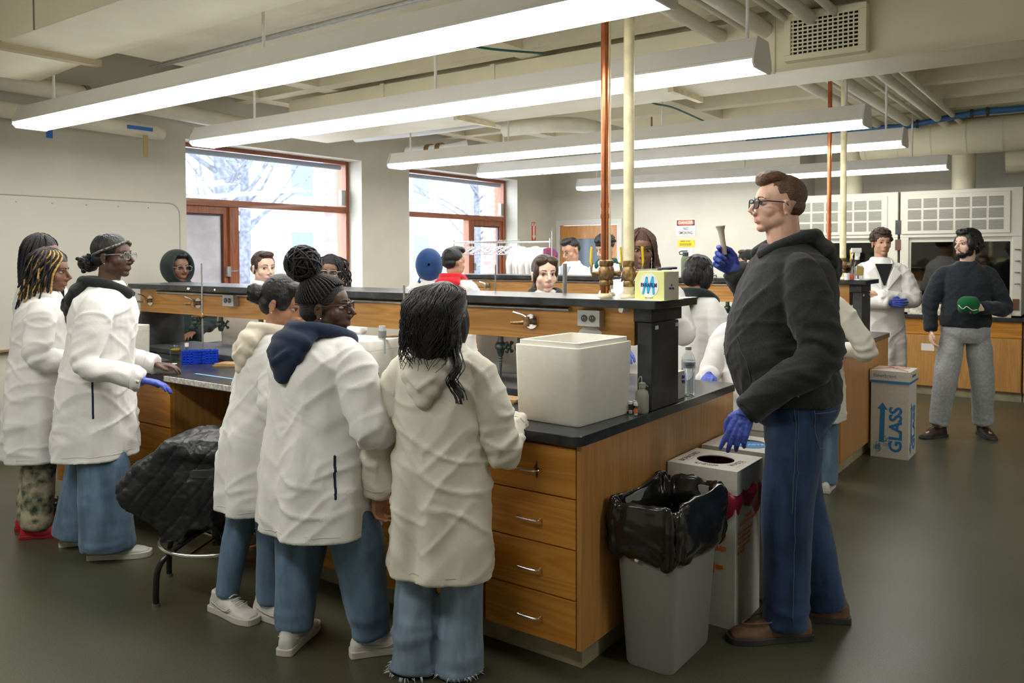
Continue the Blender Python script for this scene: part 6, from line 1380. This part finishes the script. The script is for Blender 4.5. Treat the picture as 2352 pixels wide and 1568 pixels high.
# ------------------------------------------------------------------ coat rack, signs
t = thing('garment_rack', 'chrome garment rail by the second window', 'rack', (-5.98,7.95,0))
rk = MB().tube([(-.74,0,1.735),(.74,0,1.735)], .014, 12).build('rail', M_chrome, t, smooth=2)
for s_ in (-1,1):
    MB().cyl(s_*.73,0,.08,1.77,.013,14).build('post', M_chrome, t, smooth=2); MB().tube([(s_*.73,-.22,.08),(s_*.73,.22,.08)], .013, 12).ell((s_*.73,-.22,.04),(.02,.035,.038),12,8).ell((s_*.73,.22,.04),(.02,.035,.038),12,8).build('foot', M_steel, t, smooth=2)
M_hang = mat('hanger_white', (.78,.80,.85), .35)
hg = MB().tube(spline([(0,.012,.045),(0,.02,.062),(0,.0,.075),(0,-.018,.06),(0,-.01,.045),(0,0,.03),(0,0,.0)],4), .0022, 6).tube(spline([(0,0,0),(0,.10,-.035),(0,.20,-.085),(0,.19,-.10),(0,0,-.10),(0,-.19,-.10),(0,-.20,-.085),(0,-.10,-.035),(0,0,0)],3), .006, 6)
h0 = hg.build('coat_hanger', M_hang, smooth=True); tag(h0, 'empty white plastic hanger on the left and middle of the garment rail', 'hanger', 'empty hangers on the rail')
rn = random.Random(6); first = True
for k in range(20):
    o = h0 if first else h0.copy()
    if not first: COL.objects.link(o)
    first = False; o.location = (-6.60+k*.047+rn.uniform(-.01,.01), 7.95, 1.686); o.rotation_euler = (0, 0, rn.uniform(-.5,.5)-.3)
q = MB().tube(spline([(0,0,1.64),(0,0,1.60),(0,0,1.2),(0,0,.80)],3), .03, 10)
def slab(mb, ys, th): 
    for j in range(len(ys)-1): pass
cm = MB().rings([[(th*math.cos(a), w_*math.sin(a), z) for a in np.linspace(0,2*PI,20,endpoint=False)] for z,w_,th in ((.78,.24,.035),(1.2,.22,.04),(1.48,.22,.035),(1.58,.17,.03),(1.63,.06,.025))])
c0 = blob('hanging_lab_coat', cm, .014, M_coatw, None, 1, disp=lambda co,no:.012*ridged(co,(9,9,2.5),3)); tag(c0, 'white lab coat hanging at the right half of the garment rail', 'lab coat', 'lab coats on the rail')
for k in range(7):
    o = c0 if k == 0 else c0.copy()
    if k: COL.objects.link(o)
    o.location = (-5.72+k*.065, 7.95, .03+.01*math.sin(k*2)); o.rotation_euler = (0,0,.12*math.sin(k*1.7))
tag(blob('hanging_scarf', MB().ell((0,0,0),(.05,.10,.07),14,10).ell((.03,.05,-.06),(.05,.06,.10),14,10), .010, mat('plaid', (.10,.05,.20), .8, col2=(.30,.04,.06), nscale=20), None, 1, disp=lambda co,no:.012*ridged(co,(14,14,14),3), loc=(-5.27,7.95,1.60)), 'purple and red patterned garment at the right end of the garment rail', 'clothing')
def sign(name, lab, x0, x1, z0, z1, m, y=YN-.004):
    t = thing(name, lab, 'sign', ((x0+x1)/2, y, (z0+z1)/2)); w_, h_ = (x1-x0)/2, (z1-z0)/2; MB().box(-w_,w_,-.002,.002,-h_,h_).build('panel', m, t); return t, w_, h_
t, w_, h_ = sign('danger_sign', 'white DANGER NO SMOKING wall sign with a red oval', -4.83, -4.545, 1.835, 2.06, M_paper)
MB().box(-w_+.012,w_-.012,-.0035,-.002,.025,h_-.010).build('header', M_ink, t)
MB().prism([(.118*math.copysign(abs(math.cos(a))**.5,math.cos(a)), .066+.034*math.copysign(abs(math.sin(a))**.6,math.sin(a))) for a in np.linspace(0,2*PI,40,endpoint=False)], -.0045, -.0035, 'y').build('oval', mat('danger_red', (.8,.12,.05), .5), t)
text('lettering', 'DANGER', .056, M_paper, t, (0,-.005,.066), RX, .0004, .92, .0015); text('lettering', 'NO\nSMOKING', .056, M_ink, t, (0,-.0032,-.045), RX, .0004, .82, .0006)
t, w_, h_ = sign('goggles_sign', 'yellow WEAR YOUR GOGGLES wall sign', -4.80, -4.56, 1.685, 1.78, M_yellow)
text('lettering', 'WEAR YOUR', .026, M_ink, t, (-.01,-.003,.027), RX, .0004, .95, .0005); text('lettering', 'GOGGLES', .045, M_ink, t, (-.01,-.003,-.015), RX, .0004, .85, .0008)
t, w_, h_ = sign('paper_notice', 'small white NO notice on the wall below the goggles sign', -4.775, -4.59, 1.56, 1.655, M_paper)
text('lettering', 'NO', .03, M_ink, t, (-.055,-.003,.015), RX, .0004)
t = thing('extinguisher_sign', 'tall red FIRE arrow sign on the wall right of the second window', 'sign', (XW+.004, 9.955, 1.925), R(90))
MB().box(-.05,.05,-.002,.002,-.135,.135).build('panel', mat('sign_red', (.70,.05,.02), .5), t)
MB().prism([(-.045,.085),(.045,.085),(.045,.122),(-.045,.122)], -.0035, -.002, 'y').prism([(-.02,-.06),(.02,-.06),(.02,.08),(-.02,.08)], -.0035,-.002,'y').prism([(-.042,-.06),(.042,-.06),(0,-.125)][::-1], -.0035,-.002,'y').build('arrow', M_paper, t)
text('lettering', 'FIRE', .034, M_red, t, (0,-.004,.103), RX, .0004, .9, .0005); text('lettering', 'E\nX\nT\nI\nN\nG', .019, M_red, t, (0,-.004,.005), RX, .0003, .9)
# ------------------------------------------------------------------ things in hands
def held(name, lab, cat, P): 
    return thing(name, lab, cat, P)
W1 = p1['root']; wm = Matrix.Translation(W1.location) @ Matrix.Rotation(R(122),4,'Z')
a = p1['arms']['R']; tip = wm @ (a['w']+Vector((-.036,.062,.118)))
t = thing('sample_tube', 'small off-white flared tube held up in the blue gloved hand', 'tube', tip, R(122)); t.rotation_euler = (R(-10), R(-6), R(122))
MB().lathe([(0,-.05),(.010,-.05),(.0115,-.03),(.012,.02),(.014,.055),(.021,.075),(.0225,.078),(.020,.078),(.012,.055),(.009,.02),(0,.0)],0,0,24,cap=False).build('tube_body', mat('bone_white', (.62,.57,.46), .5), t, smooth=2)
W22 = p22['root']; wm = Matrix.Translation(W22.location) @ Matrix.Rotation(R(-160),4,'Z')
a = p22['arms']['L']; c = wm @ (a['w']+Vector((.115,.035,.035)))
t = thing('baseball_cap', 'green baseball cap with white piping held against the black sweater', 'cap', c, R(-160)); M_gcap = cloth('cap_green', (.005,.10,.03))
blob('crown', MB().ell((0,0,0),(.085,.05,.062),24,14).ell((.03,.0,-.04),(.05,.04,.04),14,10), .006, M_gcap, t, 2, disp=lambda co,no:.006*ridged(co,(12,12,12),3)); MB().tube(spline([(.09,.052,-.01),(.06,.062,-.04),(.03,.058,-.02),(-.01,.056,-.05),(-.05,.05,-.045)],4), .003, 6).build('piping', M_white, t, smooth=True); MB().prism([(-.06,-.01),(-.03,.0),(0,-.05),(-.03,-.085),(-.07,-.07)], .02, .03, 'y').build('brim', M_gcap, t, bevel=.003)
a = p22['arms']['R']; c = wm @ (a['w']+Vector((.03,.04,-.14)))
tag(MB().box(-.05,.05,-.0006,.0006,-.03,.03).build('paper_card', M_paper, loc=c), 'small white card held low in the hand of the bearded person', 'card');
